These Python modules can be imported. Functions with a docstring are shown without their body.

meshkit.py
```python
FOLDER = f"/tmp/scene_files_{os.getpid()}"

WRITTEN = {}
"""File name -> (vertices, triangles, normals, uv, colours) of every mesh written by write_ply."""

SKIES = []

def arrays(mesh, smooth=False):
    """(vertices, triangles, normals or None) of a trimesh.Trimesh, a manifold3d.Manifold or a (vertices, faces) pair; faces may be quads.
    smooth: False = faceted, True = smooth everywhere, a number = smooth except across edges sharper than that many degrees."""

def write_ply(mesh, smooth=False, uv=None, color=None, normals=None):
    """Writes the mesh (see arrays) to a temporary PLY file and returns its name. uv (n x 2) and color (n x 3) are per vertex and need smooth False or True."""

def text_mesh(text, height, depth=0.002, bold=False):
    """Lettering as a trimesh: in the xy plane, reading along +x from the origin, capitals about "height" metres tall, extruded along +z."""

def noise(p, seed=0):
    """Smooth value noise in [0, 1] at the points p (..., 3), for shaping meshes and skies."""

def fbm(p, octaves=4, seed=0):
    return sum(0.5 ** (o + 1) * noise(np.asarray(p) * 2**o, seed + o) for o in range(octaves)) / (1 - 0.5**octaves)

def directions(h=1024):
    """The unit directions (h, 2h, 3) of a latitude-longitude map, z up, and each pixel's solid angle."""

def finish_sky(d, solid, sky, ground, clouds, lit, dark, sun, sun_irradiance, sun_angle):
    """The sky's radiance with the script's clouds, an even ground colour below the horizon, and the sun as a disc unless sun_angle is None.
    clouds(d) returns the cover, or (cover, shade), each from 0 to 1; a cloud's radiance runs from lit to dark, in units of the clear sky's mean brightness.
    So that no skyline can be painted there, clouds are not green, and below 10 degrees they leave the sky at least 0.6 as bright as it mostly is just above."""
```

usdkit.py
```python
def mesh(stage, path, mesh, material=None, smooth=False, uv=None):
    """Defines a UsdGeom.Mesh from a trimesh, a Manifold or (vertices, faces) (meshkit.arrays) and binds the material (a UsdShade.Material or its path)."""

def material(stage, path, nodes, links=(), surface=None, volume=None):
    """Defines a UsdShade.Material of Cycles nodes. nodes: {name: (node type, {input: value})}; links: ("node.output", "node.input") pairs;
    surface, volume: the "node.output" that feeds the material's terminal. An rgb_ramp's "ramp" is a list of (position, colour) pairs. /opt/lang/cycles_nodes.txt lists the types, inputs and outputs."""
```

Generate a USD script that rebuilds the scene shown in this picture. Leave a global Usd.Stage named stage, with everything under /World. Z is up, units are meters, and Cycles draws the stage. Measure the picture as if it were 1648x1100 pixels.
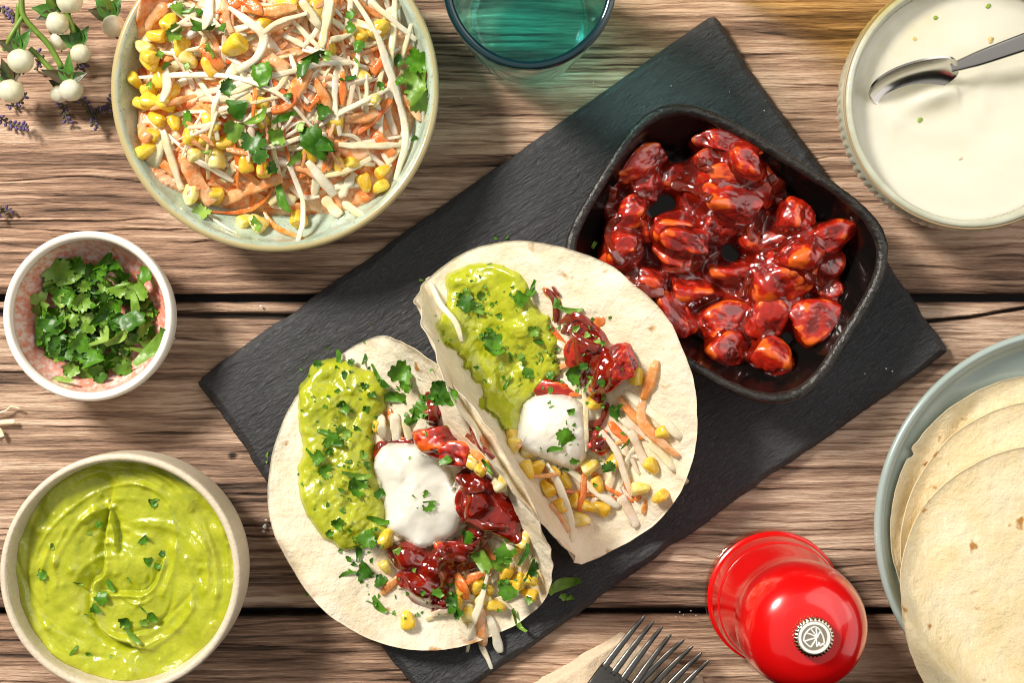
import math, random
import numpy as np
import trimesh
import shapely
from shapely.geometry import Polygon
from scipy import ndimage as ndi
import usdkit, meshkit
from meshkit import noise, fbm
from pxr import Usd, UsdGeom, UsdLux, UsdShade, Gf, Sdf, Vt

RNG = np.random.default_rng(11)
random.seed(11)
stage = Usd.Stage.CreateInMemory()
UsdGeom.SetStageUpAxis(stage, 'Z')
UsdGeom.SetStageMetersPerUnit(stage, 1.0)
UsdGeom.Xform.Define(stage, '/World')
UsdGeom.Scope.Define(stage, '/World/Looks')

# ------------------------------------------------------------------ camera, light, exposure
HC = 0.75                      # lens height above the table top
S = 0.0003                     # metres per photo pixel on the table top
cam = UsdGeom.Camera.Define(stage, '/World/camera')
cam.CreateFocalLengthAttr(50.0)
cam.CreateHorizontalApertureAttr(50.0 * 1648 * S / HC)
cam.CreateVerticalApertureAttr(50.0 * 1100 * S / HC)
cam.CreateClippingRangeAttr(Gf.Vec2f(0.01, 20))
cam.CreateExposureAttr(1.55)
cam.AddTranslateOp().Set(Gf.Vec3d(0, 0, HC))


def aim(prim, pos, target):
    m = Gf.Matrix4d().SetLookAt(Gf.Vec3d(*pos), Gf.Vec3d(*target), Gf.Vec3d(0, 0.01, 1)).GetInverse()
    prim.AddTransformOp().Set(m)


KEY_DIR = np.array([-0.60, 0.50, 0.68]); KEY_DIR /= np.linalg.norm(KEY_DIR)
key = UsdLux.DiskLight.Define(stage, '/World/key_lamp')
key.CreateRadiusAttr(0.17)
key.CreateIntensityAttr(49.0)
key.CreateColorAttr(Gf.Vec3f(1.0, 0.93, 0.84))
aim(key, tuple(KEY_DIR * 1.5), (0, 0, 0))
fill = UsdLux.RectLight.Define(stage, '/World/overhead_softbox')
fill.CreateWidthAttr(1.5); fill.CreateHeightAttr(1.3)
fill.CreateIntensityAttr(0.52)
fill.CreateColorAttr(Gf.Vec3f(1.0, 0.97, 0.93))
aim(fill, (0.95, 0.55, 1.0), (0, 0, 0))
side = UsdLux.RectLight.Define(stage, '/World/side_reflector')
side.CreateWidthAttr(1.2); side.CreateHeightAttr(0.6)
side.CreateIntensityAttr(0.42)
side.CreateColorAttr(Gf.Vec3f(1.0, 0.95, 0.9))
aim(side, (1.15, -0.15, 0.36), (0, 0, 0.05))
ceil = UsdLux.RectLight.Define(stage, '/World/ceiling_bounce')
ceil.CreateWidthAttr(3.6); ceil.CreateHeightAttr(3.6)
ceil.CreateIntensityAttr(0.15)
ceil.CreateColorAttr(Gf.Vec3f(1.0, 0.96, 0.90))
aim(ceil, (0, 0.01, 1.9), (0, 0, 0))

# ------------------------------------------------------------------ coordinates


def at(px, py, z=0.0):
    """The point at height z that the lens sees at photo pixel (px, py)."""
    k = S * (HC - z) / HC
    return np.array([(px - 824) * k, (550 - py) * k, z])


def crop(ox, oy, sc):
    return lambda p: (ox + p[0] / sc, oy + p[1] / sc)


C_SALAD = crop(170, 0, 1440 / 550)
C_T1 = crop(420, 530, 984 / 510)
C_T2 = crop(630, 380, 1058 / 510)
C_HERB = crop(0, 350, 1249 / 420)
C_GUAC = crop(0, 710, 1185 / 420)
C_DISH = crop(880, 140, 1227 / 580)
C_FLOW = crop(0, 0, 1359 / 420)

# ------------------------------------------------------------------ scene helpers
_names, LABELS = {}, {}


def numbered(parent, name):
    k = _names.get((parent, name), 0)
    _names[(parent, name)] = k + 1
    return f'{parent}/{name}' if k == 0 else f'{parent}/{name}_{k:03d}'


def tag(prim, label=None, cat=None, group=None, kind=None):
    for k, v in (('label', label), ('category', cat), ('group', group), ('kind', kind)):
        if v:
            prim.SetCustomDataByKey(k, v)
    if label:
        LABELS.setdefault(label, []).append(str(prim.GetPath()))


BASE = {}


def thing(name, label, cat, loc=(0, 0, 0), group=None, kind=None):
    path = numbered('/World', name)
    x = UsdGeom.Xform.Define(stage, path)
    x.AddTranslateOp().Set(Gf.Vec3d(*map(float, loc)))
    tag(x.GetPrim(), label, cat, group, kind)
    BASE[path] = np.array(loc, float)
    return path


def put(parent, name, m, mat, smooth=True, attrs=None, label=None, kind=None):
    """A part: world-space mesh m below a thing (or below one of its parts)."""
    path = numbered(parent, name)
    base = BASE.get(parent, np.zeros(3))
    v, f = (np.asarray(m.vertices), np.asarray(m.faces)) if hasattr(m, 'vertices') else meshkit.arrays(m)[:2]
    me = usdkit.mesh(stage, path, (v - base, f), MAT[mat], smooth=smooth)
    for k, a in (attrs or {}).items():
        UsdGeom.PrimvarsAPI(me).CreatePrimvar(k, Sdf.ValueTypeNames.FloatArray, 'vertex').Set(Vt.FloatArray.FromNumpy(np.asarray(a, np.float32)))
    BASE[path] = base
    tag(me.GetPrim(), label, kind=kind)
    return path


def solo(name, m, mat, label, cat, group=None, smooth=True, attrs=None, kind=None):
    """A thing that is one mesh, its origin at its foot."""
    path = numbered('/World', name)
    v, f = (np.asarray(m.vertices, float), np.asarray(m.faces)) if hasattr(m, 'vertices') else meshkit.arrays(m)[:2]
    lo, hi = v.min(0), v.max(0)
    base = np.array([(lo[0] + hi[0]) / 2, (lo[1] + hi[1]) / 2, lo[2]])
    me = usdkit.mesh(stage, path, (v - base, f), MAT[mat], smooth=smooth)
    me.AddTranslateOp().Set(Gf.Vec3d(*base))
    for k, a in (attrs or {}).items():
        UsdGeom.PrimvarsAPI(me).CreatePrimvar(k, Sdf.ValueTypeNames.FloatArray, 'vertex').Set(Vt.FloatArray.FromNumpy(np.asarray(a, np.float32)))
    tag(me.GetPrim(), label, cat, group, kind)
    BASE[path] = base
    return path


# ------------------------------------------------------------------ materials
MAT = {}


def mat(name, nodes, links=(), surface='p.BSDF'):
    MAT[name] = usdkit.material(stage, f'/World/Looks/{name}', nodes, links, surface)


def simple(name, col, rough=0.5, bump=0.0, bscale=300.0, var=None, vscale=150.0, **kw):
    """One colour, or two mixed by noise, with fine relief."""
    n = {'g': ('texture_coordinate', {}), 'p': ('principled_bsdf', {'base_color': col, 'roughness': rough, **kw})}
    l = []
    if var is not None:
        n['n'] = ('noise_texture', {'scale': vscale, 'detail': 3.0, 'roughness': 0.6})
        n['r'] = ('rgb_ramp', {'ramp': [(0.38, col), (0.62, var)]})
        l += [('g.object', 'n.vector'), ('n.fac', 'r.fac'), ('r.color', 'p.base_color')]
    if bump:
        n['bn'] = ('noise_texture', {'scale': bscale, 'detail': 3.0, 'roughness': 0.6})
        n['b'] = ('bump', {'strength': 1.0, 'distance': bump})
        l += [('g.object', 'bn.vector'), ('bn.fac', 'b.height'), ('b.normal', 'p.normal')]
    mat(name, n, l)


def wood(name, shift, tint):
    t = np.array(tint)
    mat(name, {
        'a': ('attribute', {'attribute': 'grain'}),
        'g': ('geometry', {}),
        'm': ('mapping', {'mapping_type': 'point', 'scale': (90, 1500, 90), 'location': (shift, shift, 0)}),
        'n': ('noise_texture', {'scale': 1.0, 'detail': 4.0, 'roughness': 0.65, 'distortion': 0.3}),
        'm2': ('mapping', {'mapping_type': 'point', 'scale': (9, 55, 9), 'location': (shift, 2 * shift, 0)}),
        'n2': ('noise_texture', {'scale': 1.0, 'detail': 3.0, 'roughness': 0.55}),
        'mx': ('math', {'math_type': 'multiply_add', 'value2': 0.70, 'value3': -0.35}),
        'ad': ('math', {'math_type': 'add'}),
        'mx2': ('math', {'math_type': 'multiply_add', 'value2': 0.75, 'value3': -0.375}),
        'ad2': ('math', {'math_type': 'add'}),
        'r': ('rgb_ramp', {'ramp': [(0.0, t * (0.020, 0.014, 0.010)), (0.22, t * (0.075, 0.047, 0.030)), (0.48, t * (0.205, 0.126, 0.086)), (0.72, t * (0.40, 0.260, 0.176)), (1.0, t * (0.66, 0.48, 0.35))]}),
        'b': ('bump', {'strength': 1.0, 'distance': 0.0012}),
        'p': ('principled_bsdf', {'roughness': 0.62, 'specular_ior_level': 0.3})},
        [('g.position', 'm.vector'), ('m.vector', 'n.vector'), ('g.position', 'm2.vector'), ('m2.vector', 'n2.vector'),
         ('n.fac', 'mx.value1'), ('a.fac', 'ad.value1'), ('mx.value', 'ad.value2'), ('n2.fac', 'mx2.value1'), ('mx2.value', 'ad2.value2'),
         ('ad.value', 'ad2.value1'), ('ad2.value', 'r.fac'), ('r.color', 'p.base_color'), ('n.fac', 'b.height'), ('b.normal', 'p.normal')])


wood('plank_wood_tan', 0.0, (1.0, 1.0, 1.0))
wood('plank_wood_brown', 3.7, (0.95, 0.9, 0.86))
wood('plank_wood_warm', 8.1, (0.98, 0.93, 0.9))
simple('gap_dark', (0.030, 0.027, 0.027), 0.8)

mat('slate_stone', {
    'a': ('attribute', {'attribute': 'cleft'}),
    'g': ('geometry', {}),
    'mr': ('mapping', {'mapping_type': 'point', 'rotation': (0, 0, -0.62)}),
    'm': ('mapping', {'mapping_type': 'point', 'scale': (250, 800, 250)}),
    'n': ('noise_texture', {'scale': 1.0, 'detail': 5.0, 'roughness': 0.62, 'distortion': 0.6}),
    'n2': ('noise_texture', {'scale': 22.0, 'detail': 3.0}),
    'ad': ('math', {'math_type': 'multiply_add', 'value2': 0.5}),
    'r': ('rgb_ramp', {'ramp': [(0.25, (0.014, 0.0145, 0.016)), (0.7, (0.030, 0.031, 0.034)), (1.1, (0.05, 0.052, 0.056))]}),
    'b': ('bump', {'strength': 1.0, 'distance': 0.0017}),
    'p': ('principled_bsdf', {'roughness': 0.5, 'specular_ior_level': 0.42})},
    [('g.position', 'mr.vector'), ('mr.vector', 'm.vector'), ('m.vector', 'n.vector'), ('g.position', 'n2.vector'),
     ('n.fac', 'ad.value1'), ('n2.fac', 'ad.value3'), ('ad.value', 'r.fac'), ('r.color', 'p.base_color'), ('n.fac', 'b.height'), ('b.normal', 'p.normal')])

# glazes
mat('sage_glaze', {
    'g': ('texture_coordinate', {}), 'a': ('attribute', {'attribute': 'rim'}),
    'n': ('noise_texture', {'scale': 60.0, 'detail': 4.0, 'roughness': 0.6}),
    'r': ('rgb_ramp', {'ramp': [(0.35, (0.26, 0.34, 0.25)), (0.5, (0.36, 0.45, 0.36)), (0.68, (0.44, 0.53, 0.46))]}),
    'v': ('noise_texture', {'scale': 900.0, 'detail': 1.0}),
    'vr': ('rgb_ramp', {'ramp': [(0.27, (1, 1, 1)), (0.36, (0, 0, 0))]}),
    'mx': ('mix', {'color2': (0.13, 0.20, 0.21)}),
    'rn': ('noise_texture', {'scale': 110.0, 'detail': 3.0}),
    'ra': ('math', {'math_type': 'multiply_add', 'value2': 0.5, 'value3': -0.25}),
    'rs': ('math', {'math_type': 'add', 'use_clamp': True}),
    'rr': ('rgb_ramp', {'ramp': [(0.35, (0, 0, 0)), (0.75, (1, 1, 1))]}),
    'mr': ('mix', {'color2': (0.40, 0.33, 0.16)}),
    'p': ('principled_bsdf', {'roughness': 0.16, 'coat_weight': 0.4, 'coat_roughness': 0.05})},
    [('g.object', 'n.vector'), ('n.fac', 'r.fac'), ('g.object', 'v.vector'), ('v.fac', 'vr.fac'), ('vr.color', 'mx.fac'), ('r.color', 'mx.color1'),
     ('g.object', 'rn.vector'), ('rn.fac', 'ra.value1'), ('ra.value', 'rs.value2'), ('a.fac', 'rs.value1'), ('rs.value', 'rr.fac'), ('rr.color', 'mr.fac'),
     ('mx.color', 'mr.color1'), ('mr.color', 'p.base_color')])
simple('white_stoneware', (0.80, 0.75, 0.67), 0.35, 0.00008, 400)
simple('cream_stoneware', (0.62, 0.54, 0.41), 0.45, 0.0002, 700, var=(0.54, 0.46, 0.34), vscale=500)
mat('pink_glaze', {
    'g': ('texture_coordinate', {}), 'a': ('attribute', {'attribute': 'rim'}),
    'm': ('mapping', {'mapping_type': 'point', 'scale': (1, 1, 0.45)}),
    'n': ('noise_texture', {'scale': 420.0, 'detail': 2.0, 'roughness': 0.55}),
    'n2': ('noise_texture', {'scale': 45.0, 'detail': 2.0}),
    'r': ('rgb_ramp', {'ramp': [(0.34, (0.74, 0.24, 0.16)), (0.50, (0.78, 0.38, 0.29)), (0.66, (0.84, 0.64, 0.57))]}),
    'mx': ('math', {'math_type': 'multiply_add', 'value2': 0.5, 'value3': -0.25}),
    'ad': ('math', {'math_type': 'add'}),
    'ad2': ('math', {'math_type': 'multiply_add', 'value2': 0.12}),
    'p': ('principled_bsdf', {'roughness': 0.2, 'coat_weight': 0.5})},
    [('g.object', 'm.vector'), ('m.vector', 'n.vector'), ('g.object', 'n2.vector'), ('n2.fac', 'mx.value1'), ('mx.value', 'ad.value1'), ('n.fac', 'ad.value2'),
     ('a.fac', 'ad2.value1'), ('ad.value', 'ad2.value3'), ('ad2.value', 'r.fac'), ('r.color', 'p.base_color')])
simple('pale_ribbed_glaze', (0.50, 0.51, 0.40), 0.28, 0.0001, 300, var=(0.42, 0.43, 0.32), vscale=90, coat_weight=0.3)
simple('rim_brown', (0.30, 0.21, 0.11), 0.4)
simple('plate_glaze', (0.30, 0.37, 0.34), 0.25, 0.00004, 200, var=(0.33, 0.40, 0.37), vscale=30, coat_weight=0.4, coat_roughness=0.12)
mat('black_enamel', {
    'g': ('texture_coordinate', {}),
    'n': ('noise_texture', {'scale': 38.0, 'detail': 3.0}),
    'r': ('rgb_ramp', {'ramp': [(0.60, (0.004, 0.0038, 0.0035)), (0.74, (0.030, 0.004, 0.002))]}),
    'bn': ('noise_texture', {'scale': 260.0, 'detail': 3.0}),
    'b': ('bump', {'strength': 1.0, 'distance': 0.00006}),
    'p': ('principled_bsdf', {'roughness': 0.10, 'specular_ior_level': 0.3})},
    [('g.object', 'n.vector'), ('n.fac', 'r.fac'), ('r.color', 'p.base_color'), ('g.object', 'bn.vector'), ('bn.fac', 'b.height'), ('b.normal', 'p.normal')])
simple('black_rim', (0.022, 0.018, 0.014), 0.35, 0.0009, 420, var=(0.010, 0.009, 0.008), vscale=200)

# food
SK = dict(subsurface_weight=0.35, subsurface_radius=(1.0, 0.6, 0.3))
simple('guacamole', (0.40, 0.425, 0.022), 0.24, 0.0004, 420, var=(0.32, 0.36, 0.012), vscale=140, subsurface_weight=0.2, subsurface_scale=0.002, subsurface_radius=(0.8, 1.0, 0.2), coat_weight=0.42, coat_roughness=0.07)
simple('sour_cream', (0.80, 0.765, 0.64), 0.2, 0.0003, 110, subsurface_weight=0.5, subsurface_scale=0.004, subsurface_radius=(1, 0.9, 0.7), coat_weight=0.3, coat_roughness=0.1)
simple('ranch_dressing', (0.71, 0.68, 0.54), 0.22, 0.0002, 120, subsurface_weight=0.4, subsurface_scale=0.005, subsurface_radius=(1, 0.9, 0.6))
simple('slaw_dressing', (0.80, 0.56, 0.36), 0.3, 0.0012, 260, var=(0.74, 0.20, 0.04), vscale=120, subsurface_weight=0.3, subsurface_scale=0.002)
for i, (a, b) in enumerate((((0.82, 0.44, 0.022), (0.84, 0.56, 0.08)), ((0.80, 0.38, 0.012), (0.84, 0.54, 0.09)), ((0.84, 0.52, 0.07), (0.86, 0.70, 0.33)))):
    simple(f'corn_{i}', a, 0.2, 0.0003, 300, var=b, vscale=260, subsurface_weight=0.4, subsurface_scale=0.003, subsurface_radius=(1, 0.6, 0.1), coat_weight=0.4)
for i, (a, b) in enumerate((((0.74, 0.17, 0.02), (0.80, 0.36, 0.14)), ((0.74, 0.10, 0.008), (0.78, 0.22, 0.05)), ((0.78, 0.23, 0.06), (0.82, 0.43, 0.22)))):
    simple(f'carrot_{i}', a, 0.28, 0.0006, 420, var=b, vscale=170, subsurface_weight=0.35, subsurface_scale=0.003, subsurface_radius=(1, 0.4, 0.1), coat_weight=0.3)
for i, (a, b) in enumerate((((0.80, 0.70, 0.42), (0.85, 0.79, 0.58)), ((0.76, 0.64, 0.30), (0.83, 0.74, 0.46)), ((0.80, 0.58, 0.36), (0.84, 0.72, 0.52)))):
    mat(f'cabbage_{i}', {
        'g': ('texture_coordinate', {}), 'n': ('noise_texture', {'scale': 120.0, 'detail': 3.0}),
        'r': ('rgb_ramp', {'ramp': [(0.4, a), (0.6, b)]}),
        'bn': ('noise_texture', {'scale': 300.0, 'detail': 2.0}), 'b': ('bump', {'strength': 1.0, 'distance': 0.0004}),
        'p': ('principled_bsdf', {'roughness': 0.26, 'subsurface_weight': 0.35, 'subsurface_scale': 0.003, 'subsurface_radius': (1, 0.85, 0.5), 'coat_weight': 0.3})},
        [('g.object', 'n.vector'), ('n.fac', 'r.fac'), ('r.color', 'p.base_color'), ('g.object', 'bn.vector'), ('bn.fac', 'b.height'), ('b.normal', 'p.normal')])
for i, (a, b) in enumerate((((0.060, 0.185, 0.008), (0.105, 0.28, 0.014)), ((0.030, 0.115, 0.007), (0.058, 0.175, 0.010)), ((0.14, 0.28, 0.025), (0.20, 0.36, 0.045)), ((0.24, 0.38, 0.06), (0.30, 0.46, 0.09)))):
    mat(f'herb_{i}', {
        'g': ('texture_coordinate', {}), 'n': ('noise_texture', {'scale': 260.0, 'detail': 3.0}),
        'r': ('rgb_ramp', {'ramp': [(0.35, a), (0.65, b)]}),
        'v': ('voronoi_texture', {'scale': 420.0}), 'b': ('bump', {'strength': 0.5, 'distance': 0.0003}),
        'p': ('principled_bsdf', {'roughness': 0.38, 'specular_ior_level': 0.4}),
        't': ('translucent_bsdf', {}), 'x': ('mix_closure', {'fac': 0.22})},
        [('g.object', 'n.vector'), ('n.fac', 'r.fac'), ('r.color', 'p.base_color'), ('r.color', 't.color'), ('g.object', 'v.vector'), ('v.distance', 'b.height'), ('b.normal', 'p.normal'),
         ('p.BSDF', 'x.closure1'), ('t.BSDF', 'x.closure2')], 'x.closure')


def glaze(name, thick, thin, paste):
    """Sauced meat: the glaze runs off the high spots (attribute thin) and pools in the hollows."""
    mat(name, {
        'g': ('texture_coordinate', {}), 'a': ('attribute', {'attribute': 'thin'}),
        'n': ('noise_texture', {'scale': 120.0, 'detail': 2.0, 'roughness': 0.5}),
        'm': ('math', {'math_type': 'multiply_add', 'value2': 0.9, 'value3': -0.45}), 'ad': ('math', {'math_type': 'add'}),
        'r': ('rgb_ramp', {'ramp': [(0.30, thick), (0.60, thin), (0.78, thin), (1.0, paste)]}),
        'bn': ('noise_texture', {'scale': 150.0, 'detail': 1.8, 'roughness': 0.5}), 'b': ('bump', {'strength': 1.0, 'distance': 0.0007}),
        'p': ('principled_bsdf', {'roughness': 0.32, 'coat_weight': 1.0, 'coat_roughness': 0.035, 'coat_ior': 1.5})},
        [('g.object', 'n.vector'), ('n.fac', 'm.value1'), ('m.value', 'ad.value1'), ('a.fac', 'ad.value2'), ('ad.value', 'r.fac'), ('r.color', 'p.base_color'),
         ('g.object', 'bn.vector'), ('bn.fac', 'b.height'), ('b.normal', 'p.normal'), ('b.normal', 'p.coat_normal')])


glaze('glazed_chicken_0', (0.15, 0.005, 0.002), (0.38, 0.011, 0.002), (0.72, 0.115, 0.008))
glaze('glazed_chicken_1', (0.11, 0.004, 0.002), (0.31, 0.011, 0.003), (0.56, 0.06, 0.008))
simple('barbecue_sauce', (0.10, 0.005, 0.002), 0.12, 0.0006, 160, var=(0.23, 0.009, 0.002), vscale=90, coat_weight=1.0, coat_roughness=0.03)
simple('sauce_smear', (0.50, 0.12, 0.02), 0.35, 0.0003, 300, var=(0.60, 0.26, 0.08), vscale=300, coat_weight=0.5)
simple('glazed_onion', (0.20, 0.020, 0.008), 0.14, 0.0006, 200, var=(0.11, 0.010, 0.005), vscale=160, coat_weight=1.0, coat_roughness=0.04, subsurface_weight=0.2, subsurface_scale=0.002)


def tortilla(name, a, b, toast_lo, toast_hi):
    mat(name, {
        'g': ('texture_coordinate', {}),
        'n': ('noise_texture', {'scale': 55.0, 'detail': 5.0, 'roughness': 0.62}),
        'r': ('rgb_ramp', {'ramp': [(0.34, a), (0.66, b)]}),
        'n2': ('noise_texture', {'scale': 75.0, 'detail': 2.5, 'roughness': 0.6}),
        'r2': ('rgb_ramp', {'ramp': [(toast_lo, (0, 0, 0)), (toast_hi, (1, 1, 1))]}),
        'mx': ('mix', {'color2': (0.42, 0.20, 0.055)}),
        'bn': ('noise_texture', {'scale': 190.0, 'detail': 5.0, 'roughness': 0.65}), 'b': ('bump', {'strength': 1.0, 'distance': 0.0014}),
        'p': ('principled_bsdf', {'roughness': 0.6, 'specular_ior_level': 0.25, 'subsurface_weight': 0.2, 'subsurface_scale': 0.003, 'subsurface_radius': (1, 0.7, 0.4)})},
        [('g.object', 'n.vector'), ('n.fac', 'r.fac'), ('g.object', 'n2.vector'), ('n2.fac', 'r2.fac'), ('r2.color', 'mx.fac'), ('r.color', 'mx.color1'), ('mx.color', 'p.base_color'),
         ('g.object', 'bn.vector'), ('bn.fac', 'b.height'), ('b.normal', 'p.normal')])


tortilla('tortilla_pale', (0.78, 0.63, 0.41), (0.88, 0.79, 0.60), 0.66, 0.74)
tortilla('tortilla_yellow', (0.80, 0.62, 0.33), (0.88, 0.75, 0.49), 0.655, 0.70)

# metal, paint, glass, plants, cloth
simple('red_lacquer', (0.62, 0.004, 0.004), 0.22, 0.00003, 60, coat_weight=0.7, coat_roughness=0.06)
mat('clear_acrylic', {
    'lw': ('layer_weight', {'blend': 0.5}), 'pw': ('math', {'math_type': 'power', 'value2': 4.0}), 'f': ('math', {'math_type': 'multiply_add', 'value2': 0.80, 'value3': 0.035}), 't': ('transparent_bsdf', {'color': (0.98, 0.74, 0.68)}), 'gl': ('glossy_bsdf', {'color': (1, 1, 1), 'roughness': 0.05}), 'x': ('mix_closure', {})},
    [('lw.facing', 'pw.value1'), ('pw.value', 'f.value1'), ('f.value', 'x.fac'), ('t.BSDF', 'x.closure1'), ('gl.BSDF', 'x.closure2')], 'x.closure')
mat('steel', {'m': ('metallic_bsdf', {'color': (0.62, 0.60, 0.57), 'edge_tint': (0.8, 0.8, 0.8), 'roughness': 0.2})}, surface='m.BSDF')
mat('brass_steel', {'m': ('metallic_bsdf', {'color': (0.70, 0.62, 0.47), 'edge_tint': (0.8, 0.78, 0.7), 'roughness': 0.22})}, surface='m.BSDF')
simple('white_enamel', (0.78, 0.77, 0.76), 0.3)
mat('black_metal', {
    'g': ('texture_coordinate', {}), 'n': ('noise_texture', {'scale': 420.0, 'detail': 4.0}), 'b': ('bump', {'strength': 1.0, 'distance': 0.0002}),
    'm': ('metallic_bsdf', {'color': (0.20, 0.19, 0.18), 'edge_tint': (0.5, 0.5, 0.5), 'roughness': 0.3})},
    [('g.object', 'n.vector'), ('n.fac', 'b.height'), ('b.normal', 'm.normal')], 'm.BSDF')
mat('teal_glass', {
    'lw': ('layer_weight', {'blend': 0.5}), 'pw': ('math', {'math_type': 'power', 'value2': 4.0}), 'f': ('math', {'math_type': 'multiply_add', 'value2': 0.80, 'value3': 0.035}), 't': ('transparent_bsdf', {'color': (0.20, 0.96, 0.97)}),
    'rf': ('refraction_bsdf', {'color': (0.20, 0.96, 0.97), 'roughness': 0.0, 'IOR': 1.18}), 'gl': ('glossy_bsdf', {'color': (1, 1, 1), 'roughness': 0.02}),
    'a': ('mix_closure', {'fac': 0.45}), 'x': ('mix_closure', {})},
    [('t.BSDF', 'a.closure1'), ('rf.BSDF', 'a.closure2'), ('lw.facing', 'pw.value1'), ('pw.value', 'f.value1'), ('f.value', 'x.fac'), ('a.closure', 'x.closure1'), ('gl.BSDF', 'x.closure2')], 'x.closure')
mat('pale_teal_glass', {
    'lw': ('layer_weight', {'blend': 0.5}), 'pw': ('math', {'math_type': 'power', 'value2': 4.0}), 'f': ('math', {'math_type': 'multiply_add', 'value2': 0.80, 'value3': 0.035}), 't': ('transparent_bsdf', {'color': (0.52, 0.95, 0.95)}),
    'rf': ('refraction_bsdf', {'color': (0.52, 0.95, 0.95), 'roughness': 0.0, 'IOR': 1.18}), 'gl': ('glossy_bsdf', {'color': (1, 1, 1), 'roughness': 0.02}),
    'a': ('mix_closure', {'fac': 0.45}), 'x': ('mix_closure', {})},
    [('t.BSDF', 'a.closure1'), ('rf.BSDF', 'a.closure2'), ('lw.facing', 'pw.value1'), ('pw.value', 'f.value1'), ('f.value', 'x.fac'), ('a.closure', 'x.closure1'), ('gl.BSDF', 'x.closure2')], 'x.closure')
mat('clear_glass', {
    'lw': ('layer_weight', {'blend': 0.5}), 'pw': ('math', {'math_type': 'power', 'value2': 4.0}), 'f': ('math', {'math_type': 'multiply_add', 'value2': 0.80, 'value3': 0.035}), 't': ('transparent_bsdf', {'color': (0.93, 0.98, 0.96)}),
    'rf': ('refraction_bsdf', {'color': (0.93, 0.98, 0.96), 'roughness': 0.0, 'IOR': 1.25}), 'gl': ('glossy_bsdf', {'color': (1, 1, 1), 'roughness': 0.02}),
    'a': ('mix_closure', {'fac': 0.4}), 'x': ('mix_closure', {})},
    [('t.BSDF', 'a.closure1'), ('rf.BSDF', 'a.closure2'), ('lw.facing', 'pw.value1'), ('pw.value', 'f.value1'), ('f.value', 'x.fac'), ('a.closure', 'x.closure1'), ('gl.BSDF', 'x.closure2')], 'x.closure')
mat('amber_glass', {
    'lw': ('layer_weight', {'blend': 0.5}), 'pw': ('math', {'math_type': 'power', 'value2': 4.0}), 'f': ('math', {'math_type': 'multiply_add', 'value2': 0.80, 'value3': 0.035}), 't': ('transparent_bsdf', {'color': (1.0, 0.92, 0.55)}), 'gl': ('glossy_bsdf', {'color': (1, 1, 1), 'roughness': 0.02}), 'x': ('mix_closure', {})},
    [('lw.facing', 'pw.value1'), ('pw.value', 'f.value1'), ('f.value', 'x.fac'), ('t.BSDF', 'x.closure1'), ('gl.BSDF', 'x.closure2')], 'x.closure')
mat('dark_glass', {'p': ('principled_bsdf', {'base_color': (0.004, 0.022, 0.028), 'roughness': 0.06, 'coat_weight': 0.6})})
simple('white_berry', (0.66, 0.65, 0.48), 0.25, 0.0001, 200, var=(0.60, 0.60, 0.38), vscale=60, subsurface_weight=0.4, subsurface_scale=0.004, subsurface_radius=(1, 0.95, 0.6), coat_weight=0.5)
simple('sepal_green', (0.035, 0.11, 0.010), 0.35, 0.0003, 300, var=(0.06, 0.17, 0.018), vscale=120)
simple('sepal_dark', (0.035, 0.055, 0.012), 0.4, 0.0003, 300, var=(0.06, 0.035, 0.012), vscale=160)
simple('stem_green', (0.16, 0.26, 0.03), 0.45, var=(0.11, 0.20, 0.02), vscale=90)
simple('dry_stem', (0.06, 0.055, 0.025), 0.6)
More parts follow.
